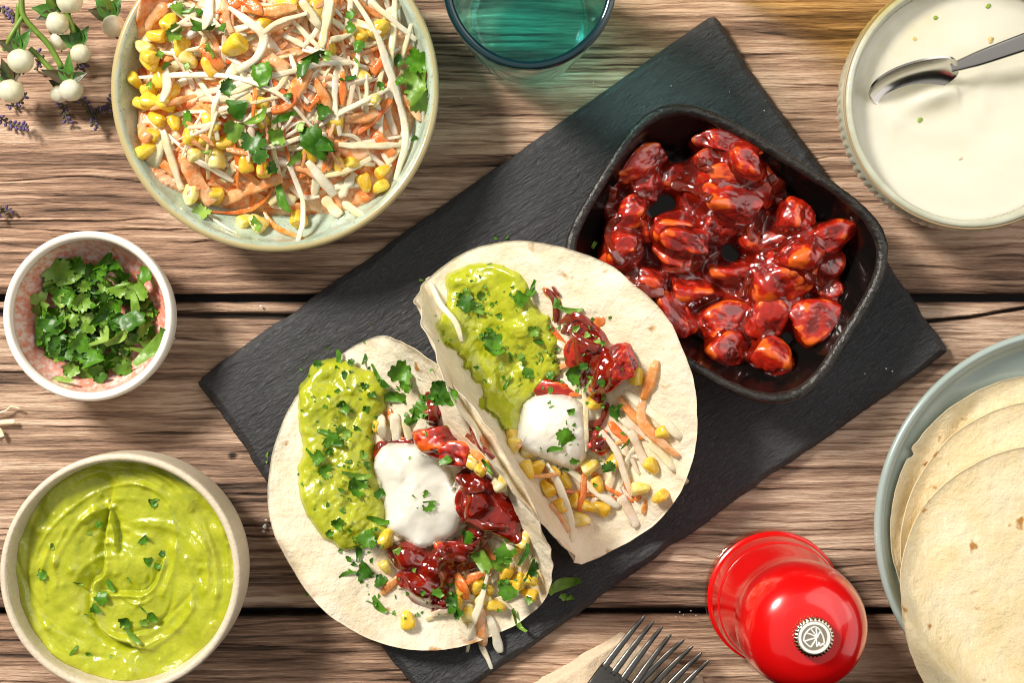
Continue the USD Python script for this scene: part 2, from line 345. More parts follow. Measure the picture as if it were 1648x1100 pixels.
simple('purple_floret', (0.055, 0.035, 0.10), 0.6, var=(0.12, 0.08, 0.22), vscale=300)
simple('napkin_cloth', (0.66, 0.53, 0.37), 0.9, 0.0006, 900, var=(0.60, 0.47, 0.32), vscale=500, sheen_weight=0.3)
simple('salt', (0.86, 0.84, 0.82), 0.3, subsurface_weight=0.3, subsurface_scale=0.001)
simple('dark_berry_tip', (0.10, 0.06, 0.03), 0.6)

# ------------------------------------------------------------------ mesh helpers


def grid_faces(ny, nx, wrap=False):
    j, i = np.meshgrid(np.arange(ny - 1), np.arange(nx if wrap else nx - 1), indexing='ij')
    a, b = j * nx + i, j * nx + (i + 1) % nx
    c, d = (j + 1) * nx + (i + 1) % nx, (j + 1) * nx + i
    return np.stack([np.stack([a, b, c], -1), np.stack([a, c, d], -1)], 2).reshape(-1, 3)


def lathe(profile, n=96, centre=(0, 0), fn=None):
    """Revolves (r, z) points round a vertical axis; fn(angle, index) scales r."""
    p = np.asarray(profile, float)
    a = np.linspace(0, 2 * np.pi, n, endpoint=False)
    r = np.repeat(p[:, :1], n, 1)
    if fn is not None:
        r = r * np.stack([fn(a, k) for k in range(len(p))])
    v = np.stack([centre[0] + r * np.cos(a), centre[1] + r * np.sin(a), np.repeat(p[:, 1:], n, 1)], -1).reshape(-1, 3)
    return trimesh.Trimesh(v, grid_faces(len(p), n, True), process=False)


def smooth_profile(pts, n=8):
    """Catmull-Rom through the points."""
    p = np.asarray(pts, float)
    q = np.vstack([2 * p[0] - p[1], p, 2 * p[-1] - p[-2]])
    out = []
    for i in range(len(p) - 1):
        a, b, c, d = q[i:i + 4]
        t = np.linspace(0, 1, n, endpoint=False)[:, None]
        out.append(0.5 * (2 * b + (c - a) * t + (2 * a - 5 * b + 4 * c - d) * t ** 2 + (3 * b - 3 * c + d - a) * t ** 3))
    return np.vstack(out + [p[-1:]])


def resample(pts, n):
    p = np.asarray(pts, float)
    s = np.r_[0, np.cumsum(np.linalg.norm(np.diff(p, axis=0), axis=1))]
    t = np.linspace(0, s[-1], n)
    return np.stack([np.interp(t, s, p[:, k]) for k in range(p.shape[1])], 1)


def sweep(pts, half_w, half_t, sides=8, power=2.6, up=(0, 0, 1), twist=None):
    """A strip of rounded section along pts; half_w and half_t per point, tapering to closed ends."""
    p = np.asarray(pts, float)
    n = len(p)
    hw, ht = np.broadcast_to(half_w, n).astype(float), np.broadcast_to(half_t, n).astype(float)
    t = np.gradient(p, axis=0); t /= np.linalg.norm(t, axis=1, keepdims=True) + 1e-12
    u = np.asarray(up, float)
    side = np.cross(t, u); side /= np.linalg.norm(side, axis=1, keepdims=True) + 1e-12
    nor = np.cross(side, t)
    if twist is not None:
        c, s = np.cos(twist)[:, None], np.sin(twist)[:, None]
        side, nor = side * c + nor * s, nor * c - side * s
    a = np.linspace(0, 2 * np.pi, sides, endpoint=False) + np.pi / sides
    ca, sa = np.sign(np.cos(a)) * np.abs(np.cos(a)) ** (2 / power), np.sign(np.sin(a)) * np.abs(np.sin(a)) ** (2 / power)
    v = p[:, None] + side[:, None] * (hw[:, None] * ca)[..., None] + nor[:, None] * (ht[:, None] * sa)[..., None]
    v = v.reshape(-1, 3)
    f = grid_faces(n, sides, True)[:, ::-1]
    e0, e1 = len(v), len(v) + 1
    v = np.vstack([v, p[:1], p[-1:]])
    k = np.arange(sides); k2 = (k + 1) % sides
    f = np.vstack([f, np.stack([np.full(sides, e0), k2, k], 1)[:, ::-1] * 1, np.stack([np.full(sides, e1), (n - 1) * sides + k, (n - 1) * sides + k2], 1)[:, ::-1]])
    m = trimesh.Trimesh(v, f, process=False)
    if m.volume < 0:
        m.invert()
    return m


_ico = {k: trimesh.creation.icosphere(k) for k in (1, 2, 3, 4)}


def lump(rx, ry, rz, seed, level=3, planes=9, power=14, rough=0.10, freq=2.2):
    """An irregular rounded chunk; returns the mesh and how high each point stands out."""
    g = np.random.default_rng(seed)
    d = np.array(_ico[level].vertices)
    nn = g.normal(size=(planes, 3)); nn /= np.linalg.norm(nn, axis=1, keepdims=True)
    h = g.uniform(0.62, 1.08, planes)
    q = np.clip(d @ nn.T, 0, None) / h
    r = (np.sum(q ** power, 1) + 0.75 ** power) ** (-1 / power)
    r = r / r.mean()
    w = fbm(d * freq + g.uniform(0, 50, 3), 5, seed % 97) - 0.5
    cre = np.exp(-((fbm(d * 1.5 + g.uniform(0, 50, 3), 2, seed % 89) - 0.5) / 0.035) ** 2)
    r = r + rough * 2 * w - 0.03 * cre
    out = np.clip(0.44 + (r - 1) * 0.8 + 1.9 * w + 0.14 * d[:, 2], 0, 1)
    return trimesh.Trimesh(d * r[:, None] * [rx, ry, rz], _ico[level].faces, process=False), out


def rot(m, rx=0, ry=0, rz=0):
    M = trimesh.transformations.euler_matrix(rx, ry, rz)
    m = m.copy(); m.apply_transform(M)
    return m


# ------------------------------------------------------------------ a pile: what already lies there, as a height map


class Pile:
    def __init__(s, x0, x1, y0, y1, res=0.0007):
        s.res, s.x0, s.y0 = res, x0, y0
        s.nx, s.ny = int((x1 - x0) / res) + 1, int((y1 - y0) / res) + 1
        s.X, s.Y = np.meshgrid(x0 + np.arange(s.nx) * res, y0 + np.arange(s.ny) * res)
        s.H = np.zeros_like(s.X)

    def ij(s, x, y):
        return (np.atleast_1d(y) - s.y0) / s.res, (np.atleast_1d(x) - s.x0) / s.res

    def top(s, x, y):
        return ndi.map_coordinates(s.H, s.ij(x, y), order=1, mode='nearest')

    def place(s, px, py):
        """Pixel -> point on top of the pile."""
        z = 0.02
        for _ in range(4):
            p = at(px, py, z)
            z = float(s.top(p[0], p[1])[0])
        return at(px, py, z)

    def mark(s, v):
        j, i = (np.round(a).astype(int) for a in s.ij(v[:, 0], v[:, 1]))
        ok = (j >= 0) & (j < s.ny) & (i >= 0) & (i < s.nx)
        np.maximum.at(s.H, (j[ok], i[ok]), v[ok, 2])

    def mark_mesh(s, m):
        """Marks the mesh's points and samples of its faces."""
        t = m.triangles
        w = np.array([(1, 0, 0), (0, 1, 0), (0, 0, 1), (.34, .33, .33), (.5, .5, 0), (0, .5, .5), (.5, 0, .5)])
        s.mark(np.einsum('ka,nab->nkb', w, t).reshape(-1, 3))

    def drop(s, m, px, py, sink=0.25):
        """Lets mesh m (round its origin) fall at the pixel; sink: share of its under side that may be below the surface."""
        p = s.place(px, py)
        v = m.vertices
        low = v[v[:, 2] < np.percentile(v[:, 2], 55)]
        gap = s.top(low[:, 0] + p[0], low[:, 1] + p[1]) - low[:, 2]
        z = np.quantile(gap, 1 - sink)
        for _ in range(2):
            p = at(px, py, z)
            gap = s.top(low[:, 0] + p[0], low[:, 1] + p[1]) - low[:, 2]
            z = np.quantile(gap, 1 - sink)
        m = m.copy(); m.apply_translation((p[0], p[1], z))
        s.mark_mesh(m)
        return m

    def strand(s, pix, half_w, half_t, n=30, taut=40, lift=0.0, taper=0.55, sides=8, twist=0.0, seed=0, wob=0.0, ground=True):
        pp = smooth_profile(pix, 8) if len(pix) > 2 else np.asarray(pix, float)
        pp = resample(pp, n)
        z = np.array([s.place(*q)[2] for q in pp])
        z = ndi.gaussian_filter1d(z, 1.0)
        base = z.copy()
        for _ in range(taut):
            z[1:-1] = np.maximum(base[1:-1], 0.5 * (z[:-2] + z[2:]))
        z = ndi.gaussian_filter1d(z, 1.5) + half_t * 0.6 + lift
        p = np.array([at(q[0], q[1], h) for q, h in zip(pp, z)])
        g = np.random.default_rng(seed)
        u = np.linspace(-1, 1, n)
        prof = (1 - np.abs(u) ** 3 * taper * g.uniform(0.2, 1.0)) * (1 + 0.14 * np.interp(u, np.linspace(-1, 1, 6), g.normal(size=6)))
        hw = half_w * prof
        ht = half_t * (1 - 0.4 * np.abs(u) ** 6)
        tw = twist * np.interp(u, np.linspace(-1, 1, 4), g.normal(size=4))
        m = sweep(p, hw, ht, sides, 3.0, twist=tw)
        if wob:
            m.vertices += wob * (np.stack([fbm(m.vertices / 0.006 + 9.1 * k, 2, seed + k) for k in range(3)], 1) - 0.5)
        s.mark_mesh(m)
        return m

    def blob(s, poly, thick, edge=0.004, base_smooth=3.0, rough=0.0006, freq=0.006, seed=0, extra=None, under=0.0012, pix=True, ragged=0.0012):
        """A soft mass poured over the pile inside the outline; poly in pixels."""
        if pix:
            pts = np.array([s.place(*q)[:2] for q in smooth_profile(list(poly) + [poly[0]], 6)])
        else:
            pts = np.asarray(poly)
        pg = Polygon(pts).buffer(0)
        inside = shapely.contains_xy(pg, s.X, s.Y)
        d = (ndi.distance_transform_edt(inside) - ndi.distance_transform_edt(~inside)) * s.res
        d = ndi.gaussian_filter(d, 1.5) + ragged * (fbm(np.stack([s.X, s.Y, 0 * s.X + seed], -1) / 0.006, 3, seed) - 0.5)
        sm = np.maximum(s.H * 0.35 + 0.65 * ndi.gaussian_filter(s.H, base_smooth), ndi.gaussian_filter(s.H, base_smooth))
        e = np.clip(d / edge, -1, 30)
        f = np.where(d > 0, np.sqrt(np.clip(1 - np.clip(1 - e, 0, 1) ** 2, 0, 1)) * thick, d * 1.0)
        f = ndi.gaussian_filter(f, 1.0)
        lumpy = rough * 2 * (fbm(np.stack([s.X, s.Y, 0 * s.X + 3.3 * seed], -1) / freq, 4, seed + 5) - 0.5) * np.clip(e, 0, 1)
        h = np.where(d > 0, sm, np.minimum(sm, s.H)) + f + lumpy
        if extra is not None:
            h = h + extra(s.X, s.Y, d) * np.clip(e, 0, 1)
        keep = d > -0.0022
        m = s.sheet(h, keep, under)
        s.H = np.where(d > 0, np.maximum(s.H, h), s.H)
        return m

    def sheet(s, h, keep, under=0.0012):
        """The kept cells of a height map as a closed mesh with an under side."""
        idx = -np.ones(keep.shape, int)
        cell = keep[:-1, :-1] & keep[1:, :-1] & keep[:-1, 1:] & keep[1:, 1:]
        used = np.zeros_like(keep)
        for a, b in ((0, 0), (1, 0), (0, 1), (1, 1)):
            used[a:used.shape[0] - 1 + a, b:used.shape[1] - 1 + b] |= cell
        idx[used] = np.arange(used.sum())
        j, i = np.nonzero(cell)
        a, b, c, d = idx[j, i], idx[j, i + 1], idx[j + 1, i + 1], idx[j + 1, i]
        f = np.vstack([np.stack([a, b, c], 1), np.stack([a, c, d], 1)])
        v = np.stack([s.X[used], s.Y[used], h[used]], 1)
        m = trimesh.Trimesh(v, f, process=False)
        e = m.edges_sorted
        u, inv, cnt = np.unique(e, axis=0, return_inverse=True, return_counts=True)
        rim = m.edges[cnt[inv] == 1]
        k = len(v)
        low = v.copy(); low[:, 2] -= under
        wall = np.vstack([np.stack([rim[:, 1], rim[:, 0], rim[:, 0] + k], 1), np.stack([rim[:, 1], rim[:, 0] + k, rim[:, 1] + k], 1)])
        used_low = np.unique(wall[wall >= k])
        remap = np.zeros(2 * k, int); remap[:k] = np.arange(k); remap[used_low] = k + np.arange(len(used_low))
        return trimesh.Trimesh(np.vstack([v, low[used_low - k]]), np.vstack([f, remap[wall]]), process=False)


def clock(dx, dy):
    h = int(round((90 - math.degrees(math.atan2(dy, dx))) / 30)) % 12
    return 12 if h == 0 else h


HOURS = 'one two three four five six seven eight nine ten eleven twelve'.split()


def where(m, ref, ref_name, reach=0.06):
    """Where mesh m lies as seen from a landmark: how far out and towards which hour of a clock face."""
    c = m.bounds.mean(0) - np.asarray(ref)
    d = math.hypot(c[0], c[1]) / reach
    if d < 0.12:
        return f'right at {ref_name}'
    how = 'near' if d < 0.38 else 'midway from' if d < 0.72 else 'far from'
    return f"{how} {ref_name} at {HOURS[clock(c[0], c[1]) - 1]} o'clock"


# leaves of chopped coriander


def herb_outline(g, kind):
    """Outline in unit size (about 1 across)."""
    if kind == 'strip':
        w, n = g.uniform(0.10, 0.2), 9
        t = np.linspace(0, 1, n)
        mid = np.stack([t - 0.5, 0.14 * np.sin(t * 3 + g.uniform(0, 3))], 1)
        ww = w * (0.35 + 0.65 * np.sin(np.pi * np.clip(t, 0.08, 0.92)))
        return Polygon(np.vstack([mid + np.c_[0 * t, ww], (mid - np.c_[0 * t, ww])[::-1]])).buffer(0)
    a = np.linspace(0, 2 * np.pi, 73)[:-1]
    lobes = g.integers(3, 6)
    ph = g.uniform(0, 6.28)
    r = 0.34 + 0.13 * np.abs(np.cos(a * lobes / 2 + ph)) ** 0.7 - 0.06
    r += 0.035 * np.sign(np.sin(a * lobes * 3 + ph)) * np.abs(np.sin(a * lobes * 3 + ph)) ** 0.5
    r += 0.03 * np.interp(a, np.linspace(0, 6.29, 9), g.normal(size=9))
    cut = Polygon(np.stack([r * np.cos(a) * g.uniform(1.0, 1.25), r * np.sin(a)], 1)).buffer(0)
    if kind == 'cut':                                     # the knife took one or two sides off
        for _ in range(g.integers(1, 3)):
            t, o = g.uniform(0, 6.28), g.uniform(0.05, 0.28)
            n_ = np.array([math.cos(t), math.sin(t)]); q = np.array([-n_[1], n_[0]])
            half = Polygon([o * n_ + 3 * q, o * n_ - 3 * q, o * n_ - 3 * q - 3 * n_, o * n_ + 3 * q - 3 * n_])
            c2 = cut.intersection(half)
            if c2.area > 0.12 and c2.geom_type == 'Polygon':
                cut = c2
    return cut


def herb_mesh(size, g, kind):
    pg = herb_outline(g, kind)
    if pg.geom_type != 'Polygon':
        pg = max(pg.geoms, key=lambda x: x.area)
    pg = pg.simplify(0.012)
    inner = []
    step = 0.13
    x0, y0, x1, y1 = pg.bounds
    small = pg.buffer(-0.05)
    for x in np.arange(x0, x1, step):
        for y in np.arange(y0, y1, step):
            q = (x + g.uniform(-.03, .03), y + g.uniform(-.03, .03))
            if shapely.contains_xy(small, *q):
                inner.append(q)
    ring = np.array(pg.exterior.coords)[:-1]
    pts = np.vstack([ring] + ([np.array(inner)] if inner else []))
    from scipy.spatial import Delaunay
    tri = Delaunay(pts).simplices
    cen = pts[tri].mean(1)
    tri = tri[shapely.contains_xy(pg, cen[:, 0], cen[:, 1])]
    e1, e2 = pts[tri[:, 1]] - pts[tri[:, 0]], pts[tri[:, 2]] - pts[tri[:, 0]]
    flip = (e1[:, 0] * e2[:, 1] - e1[:, 1] * e2[:, 0]) < 0
    tri[flip] = tri[flip][:, ::-1]
    x, y = pts[:, 0], pts[:, 1]
    t = g.uniform(0, 6.28)
    u, w = x * math.cos(t) + y * math.sin(t), -x * math.sin(t) + y * math.cos(t)
    z = g.uniform(-0.8, 1.3) * u ** 2 + g.uniform(-0.7, 1.0) * w ** 2 + g.uniform(0.1, 0.35) * np.abs(w) + 0.05 * np.sin(9 * u + t) + 0.04 * np.cos(11 * w)
    v = np.stack([x, y, z], 1) * size
    th = min(0.00028, size * 0.05)                         # a real leaf has two faces
    k = len(v)
    vv = np.vstack([v, v - [0, 0, th]])
    r = np.arange(len(ring)); r2 = (r + 1) % len(ring)
    wall = np.vstack([np.stack([r, r + k, r2 + k], 1), np.stack([r, r2 + k, r2], 1)])
    m = trimesh.Trimesh(vv, np.vstack([tri, tri[:, ::-1] + k, wall]), process=False)
    return m


def kernel_mesh(size, g):
    """A cut corn kernel: broad rounded crown, narrow tip, a dimple."""
    d = np.array(_ico[3].vertices)
    p = 3.0
    r = (np.abs(d) ** p).sum(1) ** (-1 / p)
    q = d * r[:, None]
    taper = 0.80 + 0.26 * q[:, 0]
    v = q * [0.5, 0.44, 0.34]
    v[:, 1] *= taper; v[:, 2] *= taper
    v[:, 0] -= 0.10 * np.exp(-((q[:, 1] ** 2 + q[:, 2] ** 2) / 0.25)) * (q[:, 0] > 0) * q[:, 0]
    v += 0.035 * (np.stack([fbm(d * 1.7 + g.uniform(0, 40, 3), 2, k) for k in range(3)], 1) - 0.5) * 2
    return trimesh.Trimesh(v * size, _ico[3].faces, process=False)

# ------------------------------------------------------------------ the table: weathered planks
PX = lambda *q: at(*q)[:2]


def P3(x, y, z=0.0, sx=1.0, sy=1.0):
    return np.stack([x / sx, y / sy, 0 * x + z], -1)


def grain(x, y, seed):
    """Relief (m) and pigment (0 dark .. 1 pale) of old brushed softwood, running along x."""
    yw = y + 0.006 * (fbm(P3(x, y, seed, 0.14, 0.05), 3, seed) - 0.5) + 0.0012 * (fbm(P3(x, y, seed, 0.03, 0.012), 3, seed + 3) - 0.5)
    a = fbm(P3(x, yw, seed, 0.11, 0.0060), 4, seed + 7)
    b = fbm(P3(x, yw, seed, 0.040, 0.0015), 3, seed + 11)
    broad = fbm(P3(x, y, seed, 0.11, 0.03), 2, seed + 31) - 0.5
    zone = np.clip((noise(P3(x, y, seed, 0.09, 0.020), seed + 29) - 0.15) * 2.2, 0.15, 1)
    out = 0
    for space, sharp, amp, k in ((0.0040, 0.11, 1.0, 1), (0.0017, 0.16, 0.42, 2)):
        ph = yw / space + 2.6 * fbm(P3(x, y, seed + k, 0.22, 0.030), 3, seed + 41 * k) + 1.1 * fbm(P3(x, yw, seed + k, 0.035, 0.008), 3, seed + 43 * k)
        fr = ph - np.floor(ph)
        line = np.exp(-((1 - fr) / sharp) ** 2) + np.exp(-(fr / (sharp * 0.45)) ** 2)
        cut = np.clip((noise(np.stack([x / 0.030, np.floor(ph + 0.5) * 7.31, 0 * x + seed], -1), seed + 47 * k) - 0.30) * 2.6, 0, 1)
        out = out + amp * line * cut * (0.4 + 0.6 * zone)
    h = 0.0014 * (a - 0.5) + 0.0010 * (b - 0.5) - 0.0010 * out
    tone = 0.74 + 0.70 * (a - 0.5) + 0.75 * (b - 0.5) - 0.48 * out + 0.46 * broad
    return h, tone


table = thing('tabletop', 'weathered brown wooden tabletop of wide planks with dark gaps', 'table', kind='structure')
CRACK = np.array([(-60, 503), (280, 507), (560, 511), (1000, 519), (1490, 517), (1560, 511), (1648, 497), (1720, 480)], float)
ROWS = [(-150, 473, 5, 'plank_wood_warm'), (486, 981, 41, 'plank_wood_tan'), (993, 1180, 83, 'plank_wood_brown')]
for k, (ya, yb, seed, m_) in enumerate(ROWS):
    x0, x1 = -0.275, 0.275
    y1, y0 = PX(0, ya)[1], PX(0, yb)[1]
    nx, ny = int((x1 - x0) / 0.0013), int((y1 - y0) / 0.00040)
    X, Y = np.meshgrid(np.linspace(x0, x1, nx), np.linspace(y0, y1, ny))
    h, tone = grain(X, Y, seed)
    edge = np.minimum(Y - y0, y1 - Y) + 0.0012 * (noise(P3(X, Y, 0, 0.01, 0.01), seed) - 0.5)
    h = h - 0.0022 * np.exp(-np.clip(edge, 0, 1) / 0.0012)
    tone = tone - 0.25 * np.exp(-np.clip(edge, 0, 1) / 0.0012)
    if k == 1:
        cx, cy = (CRACK[:, 0] - 824) * S, (550 - CRACK[:, 1]) * S
        w = np.interp(X, cx, [.0018, .0016, .0017, .0012, .0009, .0008, .0008, .0007])
        dd = np.abs(Y - np.interp(X, cx, cy) + 0.0008 * (noise(P3(X, Y, 1, 0.02, 0.02), 3) - 0.5)) / w
        c = np.exp(-dd ** 4)
        h, tone = h - 0.0035 * c, tone - 0.85 * c
        for kx, ky, kr in ((374, 735, 5), (1395, 428, 3)):
            q = PX(kx, ky); r = np.hypot((X - q[0]) / 1.2, Y - q[1]) / (kr * S)
            h, tone = h - 0.0008 * np.exp(-r ** 2), tone - 0.75 * np.exp(-r ** 2) + 0.15 * np.exp(-((r - 1.6) / 0.5) ** 2)
    Z = h - 0.0008
    v = np.stack([X, Y, Z], -1).reshape(-1, 3)
    f = grid_faces(ny, nx)
    top_n = len(v)
    # sides and under side
    rim = np.r_[np.arange(nx), (np.arange(1, ny)) * nx + nx - 1, (ny - 1) * nx + np.arange(nx - 2, -1, -1), np.arange(ny - 2, 0, -1) * nx]
    low = v[rim].copy(); low[:, 2] = -0.016
    a = np.arange(len(rim)); b = (a + 1) % len(rim)
    wall = np.vstack([np.stack([rim[a], top_n + a, top_n + b], 1), np.stack([rim[a], top_n + b, rim[b]], 1)])
    tone = np.r_[tone.ravel(), np.full(len(rim), 0.25)]
    put(table, 'plank', trimesh.Trimesh(np.vstack([v, low]), np.vstack([f, wall]), process=False), m_, attrs={'grain': tone})
under = trimesh.creation.box((0.56, 0.44, 0.01)); under.apply_translation((0, -0.005, -0.022))
put(table, 'under_board', under, 'gap_dark', smooth=False)

# ------------------------------------------------------------------ slate board
ZS = 0.0065
A_, B_, C_ = (np.array(at(*q, ZS)[:2]) for q in ((312, 612), (1150, 20), (1532, 566)))
ex, ey = B_ - A_, B_ - C_
LX, LY = np.linalg.norm(ex), np.linalg.norm(ey)
ex, ey = ex / LX, ey / LY
nx, ny = 440, 290
U, W = np.meshgrid(np.linspace(0, 1, nx), np.linspace(0, 1, ny))
# chipped edges: the outline wanders and the rim flakes down
def wander(t, seed, amp):
    return amp * (fbm(np.stack([t / 0.02, 0 * t + seed, 0 * t], -1), 4, seed) - 0.5)
ua, ub = wander(W * LY, 3, 0.0042), LX + wander(W * LY, 5, 0.0042)
wa, wb = wander(U * LX, 7, 0.0036), LY + wander(U * LX, 9, 0.0036)
du, dw = ua + (ub - ua) * U, wa + (wb - wa) * W
rc = 0.004                                              # corners broken off a little
for cu, cw, su, sw in ((0, 0, 1, 1), (LX, 0, -1, 1), (0, LY, 1, -1), (LX, LY, -1, -1)):
    a = np.clip(rc - (du - cu) * su, 0, rc); b = np.clip(rc - (dw - cw) * sw, 0, rc)
    l = np.hypot(a, b); k = np.where(l > 1e-9, np.minimum(1, rc * np.maximum(a, b) / np.maximum(rc * l, 1e-9)), 1)
    du, dw = cu + su * (rc - a * k) * (a > 0) + (du - cu) * (a <= 0), cw + sw * (rc - b * k) * (b > 0) + (dw - cw) * (b <= 0)
edge = np.minimum(np.minimum(du - ua, ub - du), np.minimum(dw - wa, wb - dw))
flake = 0.0020 + 0.0030 * fbm(np.stack([du / 0.012, dw / 0.012, 0 * du], -1), 3, 13)
rel = np.clip(1 - edge / flake, 0, 1)
# cleft relief: long low steps, running a little steeper than the board
ca, sa = math.cos(0.02), math.sin(0.02)
p_, q_ = du * ca + dw * sa, -du * sa + dw * ca
q2 = q_ + 0.006 * (fbm(np.stack([p_ / 0.05, q_ / 0.03, 0 * p_], -1), 3, 3) - 0.5)
cl = fbm(np.stack([p_ / 0.030, q2 / 0.0042, 0 * p_], -1), 4, 21)
step = fbm(np.stack([p_ / 0.07, q2 / 0.022, 0 * p_], -1), 3, 25)
step = np.round(step * 9) / 9 * 0.5 + step * 0.5
hz = ZS + 0.0013 * (cl - 0.5) + 0.0016 * (step - 0.5)
hz = hz - rel * (0.0030 + 0.002 * fbm(np.stack([du / 0.004, dw / 0.004, 0 * du], -1), 3, 17))
XY = A_ + du[..., None] * ex - dw[..., None] * ey
v = np.concatenate([XY, hz[..., None]], -1).reshape(-1, 3)
f = grid_faces(ny, nx)[:, ::-1]
rim = np.r_[np.arange(nx), (np.arange(1, ny)) * nx + nx - 1, (ny - 1) * nx + np.arange(nx - 2, -1, -1), np.arange(ny - 2, 0, -1) * nx]
low = v[rim].copy(); low[:, 2] = 0.0006
low[:, :2] += (low[:, :2] - v[:, :2].mean(0)) * -0.006
a = np.arange(len(rim)); b = (a + 1) % len(rim)
wall = np.vstack([np.stack([rim[a], top_ := len(v) + a, len(v) + b], 1), np.stack([rim[a], len(v) + b, rim[b]], 1)])[:, ::-1]
slate = trimesh.Trimesh(np.vstack([v, low]), np.vstack([f, wall]), process=False)
SLATE = solo('slate_board', slate, 'slate_stone', 'dark grey slate board with chipped edges under the tacos and black dish', 'serving board',
             smooth=40)

# ------------------------------------------------------------------ bowls and plates
# salad bowl
ZR = 0.043
sc_ = at(442, 141, ZR)
RS = 264 * S * (HC - ZR) / HC
ci = [(0.0, 0.010), (0.030, 0.0105), (0.046, 0.0135), (0.058, 0.021), (0.067, 0.031), (RS - 0.0042, 0.0405)]
inner = smooth_profile(ci, 8)
rimp = np.array([(RS - 0.0030, 0.0426), (RS - 0.0015, ZR), (RS, 0.0422), (RS + 0.0002, 0.0408)])
outer = smooth_profile([(RS - 0.0005, 0.038), (0.069, 0.025), (0.058, 0.012), (0.044, 0.004), (0.042, 0.0005), (0.039, 0.0004), (0.037, 0.003), (0.0, 0.003)], 6)
prof = np.vstack([inner, rimp, outer])
bowl = lathe(prof, 144, sc_[:2])
rr = np.repeat(np.clip(1 - np.abs(prof[:, 0] - RS) / 0.0045, 0, 1) * (prof[:, 1] > 0.036) * 1.25, 144)
SALAD = thing('salad_bowl', 'wide sage green glazed bowl with yellow brown rim, holding coleslaw', 'bowl', (sc_[0], sc_[1], 0))
put(SALAD, 'bowl_body', bowl, 'sage_glaze', attrs={'rim': rr})

# coriander bowl
ZR = 0.034
hc_ = at(141, 509, ZR)
RH = 138 * S * (HC - ZR) / HC
inner = smooth_profile([(0.0, 0.008), (0.018, 0.0085), (0.027, 0.012), (0.0325, 0.019), (0.0350, 0.027), (0.0353, 0.031)], 8)
rimp = smooth_profile([(0.0353, 0.0315), (0.0362, 0.0335), (0.0380, 0.0342), (RH - 0.0003, 0.0330), (RH, 0.0305)], 5)
outer = smooth_profile([(RH - 0.0003, 0.027), (0.0372, 0.016), (0.032, 0.006), (0.0255, 0.0005), (0.0245, 0.0004), (0.023, 0.002), (0, 0.002)], 6)
prof_in = inner
ib = np.vstack([inner])
HERB = thing('herb_bowl', 'small white bowl with mottled pink glaze inside, holding chopped coriander', 'bowl', (hc_[0], hc_[1], 0))
put(HERB, 'bowl_body', lathe(np.vstack([inner[-1:], rimp, outer]), 112, hc_[:2]), 'white_stoneware')
put(HERB, 'glazed_lining', lathe(inner, 112, hc_[:2]), 'pink_glaze', attrs={'rim': np.repeat(np.clip((inner[:, 1] - 0.012) / 0.018, 0, 1) * 1.4 - 0.55, 112)})

# guacamole bowl
ZR = 0.050
gc_ = at(193, 925, ZR)
RG = 195 * S * (HC - ZR) / HC
ri = RG - 0.0040
gb = np.vstack([smooth_profile([(0.0, 0.008), (0.036, 0.009), (0.047, 0.018), (ri - 0.0005, 0.038), (ri, 0.047)], 6),
                smooth_profile([(ri + 0.0004, 0.0490), (ri + 0.0016, 0.0501), (ri + 0.0034, 0.0497), (RG, 0.0475)], 5),
                smooth_profile([(RG, 0.040), (RG - 0.0008, 0.022), (RG - 0.005, 0.008), (RG - 0.012, 0.0005), (RG - 0.014, 0.0005), (RG - 0.016, 0.003), (0, 0.003)], 6)])
GUAC = thing('guacamole_bowl', 'round cream stoneware bowl full of green guacamole', 'bowl', (gc_[0], gc_[1], 0))
put(GUAC, 'bowl_body', lathe(gb, 144, gc_[:2]), 'cream_stoneware')

# ribbed bowl of dressing
ZR = 0.048
dc_ = at(1566, 162, ZR)
RD = 206 * S * (HC - ZR) / HC
ri = RD - 0.0042
RANCH = thing('dressing_bowl', 'pale ribbed stoneware bowl of creamy dressing with a spoon in it', 'bowl', (dc_[0], dc_[1], 0))
inner = np.vstack([smooth_profile([(0.0, 0.008), (0.034, 0.009), (0.046, 0.017), (ri - 0.001, 0.034), (ri, 0.044)], 6),
                   smooth_profile([(ri + 0.0003, 0.0465), (ri + 0.0014, 0.0479), (ri + 0.0030, 0.0478), (RD - 0.0004, 0.0468)], 4)])
outer = smooth_profile([(RD + 0.0004, 0.0445), (RD + 0.0006, 0.038), (RD - 0.001, 0.026), (RD - 0.006, 0.012), (RD - 0.014, 0.0008), (RD - 0.016, 0.0006), (RD - 0.018, 0.003), (0, 0.003)], 6)
kmax = len(outer)
flute = lambda a, k: 1 + 0 * a + (0.012 * (np.abs(np.sin(a * 44)) - 0.6) if 3 < k < kmax - 18 else 0)
put(RANCH, 'bowl_body', lathe(np.vstack([inner, outer[:1]]), 160, dc_[:2]), 'pale_ribbed_glaze')
put(RANCH, 'ribbed_wall', lathe(outer, 616, dc_[:2], flute), 'pale_ribbed_glaze')
put(RANCH, 'rim_line', lathe([(RD - 0.0004, 0.0470), (RD + 0.0002, 0.0472), (RD + 0.0006, 0.0466), (RD + 0.0005, 0.0460), (RD - 0.0004, 0.0464)], 160, dc_[:2]), 'rim_brown')

